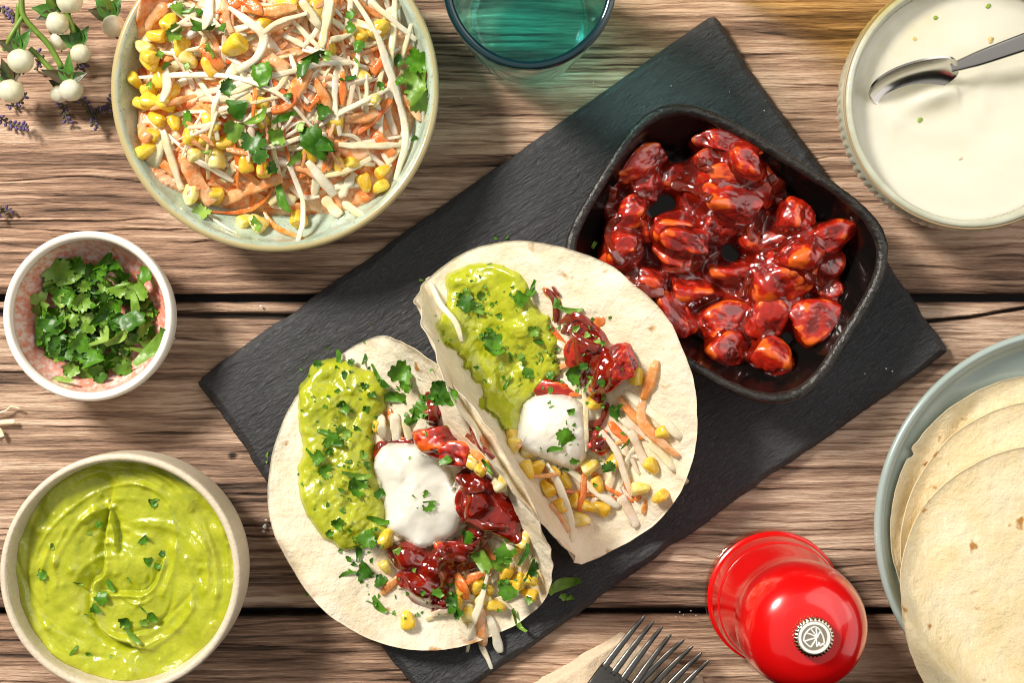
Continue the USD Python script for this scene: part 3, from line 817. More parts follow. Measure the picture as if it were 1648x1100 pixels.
# plate under the tortilla stack
ZR = 0.020
pc_ = at(1731, 850, ZR)
RP = 323 * S * (HC - ZR) / HC
PLATE = thing('tortilla_plate', 'grey green round plate with raised rim under a stack of tortillas', 'plate', (pc_[0], pc_[1], 0))
pp = np.vstack([smooth_profile([(0.0, 0.0048), (0.060, 0.0050), (0.072, 0.0062), (RP - 0.0085, 0.0125), (RP - 0.0045, 0.0180), (RP - 0.0022, 0.0200), (RP - 0.0004, 0.0192), (RP, 0.0176)], 7),
                smooth_profile([(RP - 0.003, 0.012), (0.075, 0.004), (0.062, 0.0004), (0.060, 0.0004), (0.058, 0.002), (0, 0.002)], 6)])
put(PLATE, 'plate_body', lathe(pp, 180, pc_[:2]), 'plate_glaze')

# black dish: a bowed rounded rectangle turned 31 degrees
ZD, HD = ZS, 0.031
dk = at(1170, 409, ZD + HD)
DA, DB = 482 / 2 * S * (HC - ZD - HD) / HC, 380 / 2 * S * (HC - ZD - HD) / HC
TH = math.radians(-31.4)
E1, E2 = np.array([math.cos(TH), math.sin(TH)]), np.array([-math.sin(TH), math.cos(TH)])


def ring(inset, z, n=160, power=4.0):
    a = np.linspace(0, 2 * np.pi, n, endpoint=False)
    c, s_ = np.cos(a), np.sin(a)
    A, B = DA - inset, DB - inset
    r = (np.abs(c) ** power + np.abs(s_) ** power) ** (-1 / power)
    x, y = A * c * r, B * s_ * r
    return np.concatenate([dk[:2] + x[:, None] * E1 + y[:, None] * E2, np.full((n, 1), z)], 1)


def rings(lst, n=160):
    v = np.vstack([ring(i, ZD + z, n, p) for i, z, p in lst])
    c0, c1 = np.array([[dk[0], dk[1], ZD + lst[0][1]]]), np.array([[dk[0], dk[1], ZD + lst[-1][1]]])
    f = grid_faces(len(lst), n, True)
    k = np.arange(n); k2 = (k + 1) % n
    m_ = len(v)
    caps = np.vstack([np.stack([np.full(n, m_), k, k2], 1)[:, ::-1]])
    return v, f, caps, c0, c1


lst = [(0.040, 0.0045, 2.6), (0.026, 0.0045, 3.0), (0.0185, 0.0050, 3.2), (0.0155, 0.0070, 3.4), (0.0110, 0.0145, 3.7), (0.0070, 0.0225, 3.9), (0.0047, 0.0282, 4.0)]
v, f, caps, c0, c1 = rings(lst)
BLACK = thing('black_dish', 'black enamel baking dish of glazed chicken on the slate board', 'dish', (dk[0], dk[1], ZD))
put(BLACK, 'dish_lining', trimesh.Trimesh(np.vstack([v, c0]), np.vstack([f, caps])[:, ::1], process=False), 'black_enamel')
lst = [(0.0047, 0.0282, 4.0), (0.0042, 0.0302, 4.0), (0.0028, 0.0313, 4.0), (0.0010, 0.0311, 4.0), (0.0001, 0.0295, 4.0), (0.0004, 0.0272, 4.0)]
v, f, _, _, _ = rings(lst, 260)
g_ = (fbm(v / 0.004, 3, 5) - 0.5)[:, None]
v = v + 0.0007 * g_ * np.array([1, 1, 1.0])
put(BLACK, 'dish_rim', trimesh.Trimesh(v, f, process=False), 'black_rim')
lst = [(0.0004, 0.0272, 4.0), (0.004, 0.017, 3.9), (0.010, 0.006, 3.7), (0.016, 0.0008, 3.4), (0.018, 0.0004, 3.3)]
v, f, _, _, _ = rings(lst)
put(BLACK, 'dish_wall', trimesh.Trimesh(v, f, process=False), 'black_enamel')

# ------------------------------------------------------------------ coleslaw in the salad bowl


def pick(name, k):
    return f'{name}_{k}'


def lay_herbs(pile, conv, sc, items, seed, place_name, ref, ref_name, group, tone=None, reach=0.06):
    """Chopped coriander laid on a pile; items (x, y, size[, kind[, tone]]) in crop units."""
    for k, it in enumerate(items):
        x, y, size = it[:3]
        g = np.random.default_rng(seed + k)
        kind = it[3] if len(it) > 3 and it[3] else ('strip' if g.random() < 0.16 else 'cut' if g.random() < 0.6 else 'leaf')
        t = it[4] if len(it) > 4 else g.choice(4, p=tone or (0.46, 0.30, 0.19, 0.05))
        real = size / sc * S * 0.95
        m = herb_mesh(real * ((0.88 if sc < 2.3 else 1.05) if kind != 'strip' else 1.2), g, kind)
        tilt = 0.30 if real > 0.006 else 0.22
        if kind == 'strip' and len(it) > 5:
            m = rot(m, g.normal() * 0.15, 0, it[5])
        else:
            m = rot(m, g.normal() * tilt, g.normal() * tilt, g.uniform(0, 6.28))
        m = pile.drop(m, *conv((x, y)), sink=0.16)
        what = {'strip': 'slivered', 'cut': 'chopped', 'leaf': 'lobed'}[kind]
        tn = {0: 'green coriander leaf', 1: 'dark coriander leaf', 2: 'bright coriander leaf', 3: 'pale coriander leaf'}[int(t)]
        solo('coriander_leaf', m, pick('herb', int(t)), f'{what} {tn} {place_name} {where(m, ref, ref_name, reach)}', 'herb', group)


salad = Pile(sc_[0] - 0.085, sc_[0] + 0.085, sc_[1] - 0.085, sc_[1] + 0.085)
R_ = np.hypot(salad.X - sc_[0], salad.Y - sc_[1])
ci_ = np.array(ci)
salad.H = np.interp(R_, ci_[:, 0], ci_[:, 1])
salad.H[R_ > RS - 0.001] = 0
mound_px = [(226, 70), (232, 130), (222, 200), (250, 280), (310, 318), (390, 338), (480, 345), (580, 330), (632, 280), (664, 190), (672, 110), (640, 30), (600, -50), (500, -100), (380, -100), (280, -60), (230, 10)]
dome = lambda X, Y, d: 0.030 * np.clip(d / 0.045, 0, 1) ** 0.8
m = salad.blob(mound_px, 0.006, edge=0.012, rough=0.0035, freq=0.011, seed=3, extra=dome)
solo('slaw_dressing', m, 'slaw_dressing', 'pink creamy dressing binding the coleslaw in the sage bowl', 'dressing')
SN = 'its middle'
SREF = (sc_[0], sc_[1], 0)


def slaw_strip(pile, pts, w, kind, conv, sc, seed, place_name, ref, ref_name, group_tail, thick=None, taut=30, lift=0.0, vari=None, wob=0.0014):
    g = np.random.default_rng(seed)
    px = [conv(p) for p in pts]
    hw = w / sc * S * 0.5 * (0.95 if sc > 2.3 else 0.74)
    ht = thick if thick else min(hw * 0.5, 0.0011)
    ln = sum(math.dist(a, b) for a, b in zip(px[:-1], px[1:])) * S
    m = pile.strand(px, hw, ht, n=max(12, min(36, int(ln / 0.0018))), taut=taut, lift=lift, seed=seed, twist=0.25, wob=wob)
    v = int(g.choice(3)) if vari is None else vari
    ln_ = 'short' if ln < 0.024 else 'mid-length' if ln < 0.038 else 'long'
    if kind == 'carrot':
        w_ = ('orange carrot', 'reddish carrot', 'pale carrot')[v]
        solo('carrot_strip', m, pick('carrot', v), f'{ln_} {w_} strip {place_name}, {where(m, ref, ref_name)}', 'carrot', f'carrot strips {group_tail}')
    else:
        w_ = ('white cabbage', 'yellowish cabbage', 'pinkish cabbage')[v]
        solo('cabbage_strip', m, pick('cabbage', v), f'{ln_} {w_} strip {place_name}, {where(m, ref, ref_name)}', 'cabbage', f'cabbage strips {group_tail}')


def corn(pile, x, y, conv, sc, seed, place_name, ref, ref_name, group, size=105, sink=0.35):
    g = np.random.default_rng(seed)
    m = kernel_mesh(size / sc * S * 0.95 * g.uniform(0.88, 1.08), g)
    m = rot(m, g.uniform(0, 6.28), g.uniform(-0.9, 0.5), g.uniform(0, 6.28))
    m = pile.drop(m, *conv((x, y)), sink=sink)
    v = int(g.choice(3, p=(.45, .33, .22)))
    w_ = ('golden', 'deep yellow', 'pale creamy')[v]
    solo('corn_kernel', m, pick('corn', v), f'{w_} corn kernel {place_name}, {where(m, ref, ref_name)}', 'corn kernel', group)


g0 = np.random.default_rng(5)
SS = 1440 / 550
hull = Polygon([(120, 150), (110, 560), (170, 680), (330, 820), (560, 900), (850, 880), (1080, 860), (1230, 740), (1300, 500), (1330, 300), (1250, 0), (1100, -180), (600, -220), (250, -120)])
SKW = dict(place_name='in the coleslaw', ref=SREF, ref_name=SN)
n_ = 0
while n_ < 150:                                              # what lies underneath
    x, y = g0.uniform(100, 1340), g0.uniform(-200, 900)
    if not shapely.contains_xy(hull, x, y):
        continue
    n_ += 1
    t, L = g0.uniform(0, 6.28), g0.uniform(120, 300)
    b = g0.normal() * 35
    dx, dy = math.cos(t) * L / 2, math.sin(t) * L / 2
    pts = [(x - dx, y - dy), (x - dy * b / L, y + dx * b / L), (x + dx, y + dy)]
    if not all(shapely.contains_xy(hull, *p) for p in pts):
        n_ -= 1
        if g0.random() < 0.02: n_ += 1
        continue
    k = 'carrot' if n_ % 5 < 2 else 'cabbage'
    slaw_strip(salad, pts, g0.uniform(18, 44), k, C_SALAD, SS, 100 + n_, group_tail='in the coleslaw bowl', taut=12, **SKW)
for k, (x, y) in enumerate([(165, 200), (215, 150), (190, 260), (180, 235), (125, 340), (185, 395), (155, 440), (190, 425), (215, 500), (190, 565), (170, 635), (290, 520), (370, 580), (385, 650), (470, 665),
                            (440, 520), (360, 820), (465, 830), (445, 280), (645, 430), (650, 500), (665, 710), (990, 700), (1045, 690), (1170, 720), (1155, 790), (590, 930), (640, 940), (815, 915), (1070, 140),
                            (935, 200), (970, 530), (670, 100), (1150, 120), (320, 200), (280, 385), (230, 330), (430, 590), (500, 600), (1080, 320), (770, 10), (350, 250), (890, 40), (860, 650), (1090, 770), (255, 440), (270, 90), (1120, 420), (720, 560), (590, 690)]):
    corn(salad, x, y, C_SALAD, SS, 300 + k, group='corn kernels in the coleslaw bowl', size=g0.uniform(78, 100), **SKW)
n_ = 0
while n_ < 125:                                              # finer shreds tossed through the top
    x, y, t, L = g0.uniform(100, 1340), g0.uniform(-200, 900), g0.uniform(0, 6.28), g0.uniform(120, 300)
    b = g0.normal() * 40
    dx, dy = math.cos(t) * L / 2, math.sin(t) * L / 2
    pts = [(x - dx, y - dy), (x - dy * b / L, y + dx * b / L), (x + dx, y + dy)]
    if x < 330 and 100 < y < 700 or not all(shapely.contains_xy(hull, *p) for p in pts):
        continue
    n_ += 1
    slaw_strip(salad, pts, g0.uniform(14, 30), 'carrot' if n_ % 3 == 0 else 'cabbage', C_SALAD, SS, 2000 + n_, group_tail='in the coleslaw bowl', taut=24, wob=0.001, **SKW)
CAR = [([(95, 170), (160, 110), (250, 10)], 72, 2), ([(500, 0), (510, 80), (530, 140)], 40, 2), ([(400, 190), (440, 230), (490, 290)], 52, 1), ([(580, 30), (700, 45), (810, 30)], 44, 0),
       ([(780, 420), (820, 350), (850, 290)], 62, 0), ([(1010, 500), (1100, 490), (1200, 445)], 60, 2), ([(1060, 560), (1130, 510), (1200, 420)], 30, 1), ([(490, 850), (600, 800), (740, 750)], 52, 2),
       ([(440, 895), (560, 895), (650, 860), (710, 790)], 22, 1), ([(660, 880), (720, 960), (840, 1010)], 22, 0), ([(1130, 560), (1180, 620), (1210, 660)], 62, 1), ([(340, 660), (380, 760), (450, 860)], 72, 2),
       ([(1240, 400), (1290, 450), (1330, 510)], 40, 2), ([(1000, 300), (1000, 380), (990, 440)], 28, 1), ([(960, 600), (1040, 650), (1110, 640)], 52, 2), ([(1040, 250), (1120, 210), (1200, 190)], 18, 0),
       ([(660, 220), (700, 260), (760, 300)], 72, 2), ([(850, 880), (780, 870), (740, 840)], 42, 0), ([(290, 300), (270, 360), (240, 420)], 30, 2), ([(560, -20), (620, 20), (660, 60)], 50, 1), ([(880, 330), (930, 420), (940, 470)], 44, 0),
       ([(150, 520), (160, 570), (190, 590)], 46, 2), ([(700, 470), (760, 450), (800, 400)], 40, 1)]
for k, (pts, w, v) in enumerate(CAR):
    slaw_strip(salad, pts, w, 'carrot', C_SALAD, SS, 400 + k, group_tail='in the coleslaw bowl', vari=v, taut=16, **SKW)
CAB = [([(440, -20), (430, 60), (420, 130)], 46, 0), ([(240, 560), (210, 650), (178, 745)], 62, 1), ([(240, 550), (270, 650), (320, 800)], 40, 1), ([(850, 680), (900, 740), (965, 820)], 50, 0),
       ([(920, 830), (960, 880), (990, 910)], 48, 1), ([(1000, 850), (1050, 890), (1090, 910)], 40, 1), ([(820, 0), (860, 50), (900, 110)], 40, 1), ([(950, 0), (930, 90), (910, 200)], 30, 1),
       ([(520, 30), (600, 90), (665, 150), (640, 240), (560, 300)], 36, 0), ([(660, 140), (730, 90), (850, 55)], 24, 0), ([(1220, -20), (1215, 100), (1205, 200), (1200, 290)], 34, 1),
       ([(900, 530), (980, 480), (1080, 430), (1190, 375)], 26, 0), ([(650, 630), (760, 600), (850, 570)], 24, 0), ([(980, 610), (1100, 615), (1240, 610)], 28, 1), ([(430, 900), (490, 950), (555, 985)], 12, 1),
       ([(190, 460), (290, 430), (390, 400)], 30, 2), ([(385, 402), (500, 370), (650, 330), (790, 300), (900, 268), (1030, 265)], 27, 0), ([(140, 325), (300, 318), (450, 315), (600, 340), (720, 390), (800, 455), (860, 525), (922, 585)], 24, 0),
       ([(770, 680), (800, 760), (830, 850), (830, 940), (805, 1030)], 24, 0), ([(1110, 0), (1180, 60), (1250, 120), (1310, 170)], 26, 0), ([(1290, 100), (1250, 230), (1235, 300)], 22, 1),
       ([(1040, -20), (1090, 60), (1150, 160), (1190, 280), (1220, 370), (1255, 500), (1265, 600), (1240, 690), (1220, 760)], 34, 0), ([(1050, 730), (1010, 790), (980, 820)], 50, 0), ([(690, 860), (730, 830), (800, 850)], 44, 1), ([(250, 280), (260, 360), (235, 430)], 34, 0)]
for k, (pts, w, v) in enumerate(CAB):
    slaw_strip(salad, pts, w, 'carrot' if k == 15 else 'cabbage', C_SALAD, SS, 500 + k, group_tail='in the coleslaw bowl', vari=v, taut=60 if w < 37 else 20, lift=0.0004, wob=0.0008, **SKW)
corn(salad, 540, 195, C_SALAD, SS, 388, group='corn kernels in the coleslaw bowl', size=128, **SKW)
lay_herbs(salad, C_SALAD, SS, [(655, 310, 120, 'leaf', 0), (560, 450, 140, 'cut', 1), (540, 550, 105, 'leaf', 2), (620, 600, 120), (720, 575, 84, 'leaf', 2), (640, 650, 90, 'cut', 1), (880, 600, 165, 'cut', 1), (930, 625, 100, 'cut', 1),
    (870, 230, 110, 'cut', 1), (840, 290, 105, 'cut', 1), (410, 130, 130, 'cut', 1), (445, 210, 80), (495, 120, 50), (305, 40, 80), (290, 140, 80, 'leaf', 2), (255, 280, 40), (510, 365, 80), (915, 470, 80, 'leaf', 1), (770, 400, 50),
    (745, 490, 85, 'strip', 0), (1310, 260, 120, 'leaf', 0), (1310, 360, 140, 'leaf', 2), (1320, 430, 110, 'leaf', 2), (1240, 350, 60, 'cut', 0), (1060, 260, 40), (1160, 360, 40), (1040, 110, 70), (1065, 190, 60), (930, 235, 50),
    (755, 835, 105, 'strip', 0), (640, 940, 70, 'cut', 2), (410, 900, 80), (340, 280, 40), (430, 640, 40), (700, 710, 60), (820, 535, 50), (1300, 580, 40), (390, 60, 60), (180, 360, 50), (800, 660, 80, 'strip', 2), (1030, 60, 50), (345, 500, 80),
    (640, 495, 90, 'strip', 2), (350, 40, 60), (230, 230, 40), (1230, 250, 60, 'cut', 1), (1020, 330, 60, 'strip', 1), (1370, 490, 30)],
    700, 'on the coleslaw', SREF, SN, 'coriander leaves scattered on the coleslaw')

# ------------------------------------------------------------------ chopped coriander in its small bowl
herb = Pile(hc_[0] - 0.045, hc_[0] + 0.045, hc_[1] - 0.045, hc_[1] + 0.045, 0.0005)
R_ = np.hypot(herb.X - hc_[0], herb.Y - hc_[1])
herb.H = np.interp(R_, [0, 0.018, 0.027, 0.0325, 0.0350, 0.0353], [0.008, 0.0085, 0.012, 0.019, 0.027, 0.031])
HS = 1249 / 420
items, gh = [], np.random.default_rng(31)
while len(items) < 200:
    a, r = gh.uniform(0, 6.28), 275 * gh.uniform(0, 1) ** 0.6
    x, y = 452 + r * math.cos(a), 488 + r * math.sin(a)
    items.append((x, y, gh.uniform(45, 115)))
items += [(290, 255, 160, 'leaf', 2), (500, 240, 152, 'cut', 1), (560, 335, 120, 'cut', 2), (310, 385, 132, 'cut', 0), (665, 370, 152, 'cut', 2), (190, 395, 104, 'cut', 3), (395, 405, 112, 'leaf', 2), (620, 500, 160, 'cut', 1), (722, 620, 184, 'strip', 2, 1.1),
          (500, 590, 136, 'cut', 3), (455, 690, 128, 'cut', 0), (340, 735, 96, 'leaf', 2), (590, 720, 104, 'cut', 0), (490, 772, 76, 'cut', 1), (310, 780, 88, 'strip', 3, 0.2), (480, 470, 120, 'cut', 1), (700, 280, 96, 'leaf', 0), (240, 520, 112, 'leaf', 1),
          (560, 570, 104, 'strip', 3, 0.8), (380, 600, 120, 'leaf', 0), (640, 430, 112, 'strip', 2, 2.0), (420, 530, 88, 'leaf', 2), (545, 420, 96, 'leaf', 0), (270, 620, 104, 'cut', 1), (330, 300, 104, 'strip', 2, 0.7)]
heap = {0: [], 1: [], 2: []}
for k, (x, y, size) in enumerate(items[:150]):             # the fine chop underneath
    g = np.random.default_rng(8000 + k)
    m = rot(herb_mesh(size / HS * S * 1.2, g, 'cut' if k % 5 else 'strip'), g.normal() * .3, g.normal() * .3, g.uniform(0, 6.28))
    heap[(0, 0, 1, 2, 1, 0)[k % 6]].append(herb.drop(m, *C_HERB((x, y)), sink=0.16))
CHOP = thing('chopped_coriander', 'finely chopped dark coriander heaped under the bigger leaves in the pink bowl', 'herb', (hc_[0], hc_[1], 0.008), kind='stuff')
for t, ms in heap.items():
    put(CHOP, 'chopped_leaves', trimesh.util.concatenate(ms), pick('herb', t))
items = items[150:]
lay_herbs(herb, C_HERB, HS, items, 900, 'in the pink bowl', (hc_[0], hc_[1], 0), 'its middle', 'chopped coriander in the small pink bowl', tone=(0.42, 0.18, 0.32, 0.08))

# ------------------------------------------------------------------ guacamole in its bowl
GS = 1185 / 420
gp = Pile(gc_[0] - 0.062, gc_[0] + 0.062, gc_[1] - 0.062, gc_[1] + 0.062, 0.0004)
ZG = 0.0385
R_ = np.hypot(gp.X - gc_[0], gp.Y - gc_[1])
gg = np.random.default_rng(77)


def wp(pts, z):
    return np.array([at(*C_GUAC(p), z)[:2] for p in smooth_profile(pts, 10)])


def line_field(P, pts):
    """Distance to a polyline and the side it lies on."""
    best, side = np.full(P.X.shape, 9.0), np.zeros(P.X.shape)
    for a, b in zip(pts[:-1], pts[1:]):
        d = b - a
        t = np.clip(((P.X - a[0]) * d[0] + (P.Y - a[1]) * d[1]) / (d @ d + 1e-15), 0, 1)
        x, y = P.X - a[0] - t * d[0], P.Y - a[1] - t * d[1]
        r = np.hypot(x, y)
        s_ = np.sign(d[0] * y - d[1] * x)
        k = r < best
        best[k], side[k] = r[k], s_[k]
    return best, side


h = ZG + 0.0035 * (fbm(P3(gp.X, gp.Y, 1, 0.03, 0.03), 2, 9) - 0.5) + 0.0044 * (fbm(P3(gp.X, gp.Y, 2, 0.016, 0.016), 2, 4) - 0.5) + 0.0012 * (fbm(P3(gp.X, gp.Y, 2, 0.006, 0.006), 2, 14) - 0.5)
c0 = at(*C_GUAC((560, 600)), ZG)
rr, aa = np.hypot(gp.X - c0[0], gp.Y - c0[1]), np.arctan2(gp.Y - c0[1], gp.X - c0[0])
for _ in range(34):                                         # spoon strokes round the middle
    r0, a0, da = gg.uniform(0.010, 0.056), gg.uniform(-np.pi, np.pi), gg.uniform(0.5, 1.5)
    w, amp = gg.uniform(0.0007, 0.0022), gg.uniform(0.0003, 0.0011) * gg.choice((-1, 1), p=(.4, .6))
    ad = (aa - a0 + np.pi) % (2 * np.pi) - np.pi
    rw = r0 + 0.006 * ad * gg.normal() + 0.002 * np.sin(3 * aa + r0 * 900)
    h += amp * np.exp(-((rr - rw) / w) ** 2) * np.clip(1 - np.abs(ad) / da, 0, 1) ** 0.6
for _ in range(120):                                        # bits of avocado
    x, y = gg.uniform(-0.057, 0.057, 2) + gc_[:2]
    w = gg.uniform(0.0008, 0.0021)
    h += gg.uniform(0.2, 0.75) * w * np.exp(-((gp.X - x) ** 2 + (gp.Y - y) ** 2) / w ** 2)
for pts, drop_, wide, ridge in (
        ([(500, 300), (515, 350), (530, 420), (535, 480)], -0.0026, 0.0016, 1), ([(490, 320), (470, 400), (462, 480), (465, 560), (455, 605), (415, 640), (402, 700), (410, 770), (450, 860), (520, 910), (590, 930)], -0.0042, 0.0024, -1),
        ([(470, 690), (560, 690), (650, 690), (700, 640), (730, 560)], -0.0022, 0.0016, 1), ([(380, 360), (420, 330), (480, 310), (515, 300)], 0.0016, 0.0012, 1), ([(760, 300), (800, 420), (790, 560), (740, 700)], 0.0010, 0.0014, 1),
        ([(480, 930), (580, 960), (690, 940), (800, 860), (880, 760)], 0.0010, 0.0015, 1), ([(600, 910), (640, 940), (720, 900)], 0.0012, 0.0010, 1), ([(230, 480), (190, 600), (210, 720)], 0.0009, 0.0012, 1),
        ([(850, 310), (930, 480), (950, 640)], 0.0010, 0.0018, 1), ([(300, 400), (250, 520), (260, 660)], 0.0008, 0.0010, 1)):
    dist, side = line_field(gp, wp(pts, ZG))
    far = np.exp(-(dist / wide) ** 1.5)
    if drop_ < -0.003 or drop_ in (-0.0026, -0.0022):       # a fold: sharp on one side, soft on the other
        h += 1.35 * drop_ * np.where(side * ridge > 0, np.exp(-dist / (wide * 1.8)), np.exp(-(dist / (wide * 0.35)) ** 2)) + 0.0018 * np.where(side * ridge < 0, np.exp(-((dist - wide * .6) / wide) ** 2), 0)
    else:
        h += drop_ * far
RI = np.interp(ZG, [0.018, 0.038, 0.047], [0.047, RG - 0.0045, RG - 0.004])
h += 0.0015 * np.exp(-((R_ - RI) / 0.0030) ** 2) * (fbm(P3(gp.X, gp.Y, 5, 0.012, 0.012), 2, 8) - 0.2)
h = ndi.gaussian_filter(h, 0.8)
gp.H = np.where(R_ < RI + 0.0006, h, 0)
solo('guacamole', gp.sheet(h, R_ < RI + 0.0006, 0.004), 'guacamole', 'glossy green guacamole with a swirled spoon mark in the cream bowl', 'guacamole')
lay_herbs(gp, C_GUAC, GS, [(690, 295, 60, 'cut', 0), (705, 275, 40), (450, 380, 38), (405, 420, 34, 'cut', 2), (655, 450, 52, 'cut', 0), (240, 480, 32, 'cut', 2), (735, 515, 40, 'cut', 1), (710, 560, 55, 'cut', 0), (665, 555, 58, 'cut', 0), (190, 610, 50, 'leaf', 0),
    (360, 645, 40, 'strip', 2, 0.0), (500, 655, 60, 'strip', 0, -0.7), (585, 630, 30), (460, 715, 80, 'leaf', 0), (435, 765, 58, 'cut', 0), (570, 825, 66, 'leaf', 1), (600, 885, 80, 'strip', 2, -0.5), (655, 830, 50), (695, 800, 66, 'leaf', 0), (650, 770, 34, 'strip', 0, 2.6),
    (330, 955, 46, 'strip', 0, 1.2), (400, 970, 25), (785, 1045, 50, 'cut', 0), (505, 980, 22), (395, 795, 26, 'strip', 2)],
    1300, 'on the bowl of guacamole', (gc_[0], gc_[1], 0), 'its middle', 'coriander flecks on the bowl of guacamole')

# ------------------------------------------------------------------ glazed chicken in the black dish
DS = 1227 / 580
dp = Pile(dk[0] - 0.085, dk[0] + 0.085, dk[1] - 0.085, dk[1] + 0.085, 0.0006)
u_, w_ = (dp.X - dk[0]) * E1[0] + (dp.Y - dk[1]) * E1[1], (dp.X - dk[0]) * E2[0] + (dp.Y - dk[1]) * E2[1]
s4 = (np.abs(u_ / DA) ** 3.7 + np.abs(w_ / DB) ** 3.7) ** (1 / 3.7)
dp.H = ZD + np.interp(s4, [0, 0.62, 0.74, 0.80, 0.87, 0.93], [0.0045, 0.0045, 0.0055, 0.010, 0.018, 0.0282])
DREF, DN = (dk[0], dk[1], 0), 'the dish middle'
CH = [  # x, y, length, width, turn (deg, screen), lift order
    (265, 655, 160, 90, 10), (340, 650, 170, 90, 20), (640, 430, 220, 130, 10), (740, 330, 150, 130, 60), (880, 650, 140, 110, 0), (430, 560, 170, 110, 20), (560, 470, 150, 120, -20),
    (250, 590, 120, 130, 60), (690, 520, 120, 110, 0), (300, 470, 150, 120, 0), (940, 590, 110, 110, 0), (790, 480, 190, 110, -20), (520, 370, 160, 110, 0), (600, 250, 190, 120, 0),
    (320, 260, 185, 95, -25), (330, 345, 150, 130, 60), (290, 420, 150, 90, -30), (440, 305, 115, 85, -15), (265, 545, 115, 160, 75), (625, 200, 190, 90, 12), (610, 310, 200, 105, 5),
    (430, 470, 190, 110, 10), (640, 400, 170, 120, 15), (500, 690, 175, 110, 5), (430, 785, 150, 125, 50), (592, 808, 190, 115, -5), (755, 795, 150, 145, 25), (910, 800, 130, 165, 80),
    (605, 900, 125, 120, 0), (752, 928, 140, 130, 35), (775, 630, 215, 165, 10), (650, 635, 95, 150, -75), (875, 555, 150, 115, 0), (965, 505, 125, 175, 70), (840, 440, 120, 120, 0), (965, 690, 70, 70, 0), (690, 250, 120, 90, 40), (480, 520, 150, 90, 25)]
for k, (x, y, l, w, t) in enumerate(CH):
    sc = S / DS * 0.94 * 0.5
    m, thin = lump(l * sc * 1.05, w * sc * 1.05, min(l, w) * sc * 0.95, 4000 + k, 4 if min(l, w) > 80 else 3, planes=10, power=12, rough=0.17, freq=2.0)
    g = np.random.default_rng(50 + k)
    m = rot(m, g.normal() * 0.2, g.normal() * 0.2, -math.radians(t))
    m = dp.drop(m, *C_DISH((x, y)), sink=0.40)
    sz = 'large' if l * w > 24000 else 'small' if l * w < 13500 else 'medium'
    tone = ('red glazed', 'dark red glazed')[int(k < 14)]
    solo('chicken_chunk', m, f'glazed_chicken_{int(k < 14)}', f'{sz} {tone} chicken chunk {where(m, DREF, DN, 0.055)}', 'chicken', 'glazed chicken chunks in the black dish', attrs={'thin': thin})
for k, (pts, w) in enumerate([([(250, 440), (215, 480), (215, 540), (260, 600)], 40), ([(340, 600), (420, 620), (520, 600), (590, 560)], 50), ([(640, 470), (700, 480), (740, 440)], 46), ([(700, 520), (690, 480), (720, 430)], 34),
                              ([(760, 300), (790, 350), (800, 400)], 60), ([(420, 330), (500, 350), (560, 380)], 44), ([(880, 640), (930, 660), (990, 650)], 46), ([(225, 340), (215, 390), (225, 440)], 50), ([(250, 690), (330, 690), (400, 700)], 56),
                              ([(540, 240), (520, 270), (560, 280)], 30), ([(690, 650), (680, 690), (620, 710)], 40)]):
    m = dp.strand([C_DISH(p) for p in pts], w / DS * S * 0.42, 0.0012, n=26, taut=10, lift=0.0003, twist=0.5, seed=60 + k, wob=0.002)
    solo('onion_strip', m, 'glazed_onion', f'curved dark red glazed onion strip {where(m, DREF, DN, 0.055)}', 'onion', 'onion strips among the glazed chicken')
# sauce pooled between the chunks
foot = ndi.gaussian_filter((dp.H > ZD + 0.008) & (s4 < 0.90), 1.0) if False else None
mark = np.zeros_like(dp.H); base = ZD + np.interp(s4, [0, 0.62, 0.74, 0.80, 0.87, 0.93], [0.0045, 0.0045, 0.0055, 0.010, 0.018, 0.0282])
mark = ((dp.H - base) > 0.0015).astype(float)
near = ndi.gaussian_filter(ndi.binary_closing(mark > 0.5, iterations=5).astype(float), 2.0)
hs = ndi.gaussian_filter(dp.H, 3.2) - 0.0005 + 0.0016 * (fbm(P3(dp.X, dp.Y, 3, 0.008, 0.008), 3, 12) - 0.5)
hs = np.where(near > 0.35, np.maximum(base + 0.0006, np.minimum(hs, ndi.gaussian_filter(dp.H, 1.8) + 0.0004)), base - 0.001)
hs = ndi.gaussian_filter(hs, 0.9)
solo('barbecue_sauce', dp.sheet(hs, near > 0.22, 0.003), 'barbecue_sauce', 'dark red sticky sauce pooled between the chicken chunks', 'sauce')
dp.H = np.maximum(dp.H, hs)
lay_herbs(dp, C_DISH, DS, [(160, 540, 40, 'cut', 2)], 1500, 'inside the black dish', DREF, 'its middle', None)

# ------------------------------------------------------------------ the two tacos
tp = Pile(-0.135, 0.105, -0.175, 0.055, 0.0007)
tp.H[:] = ZS


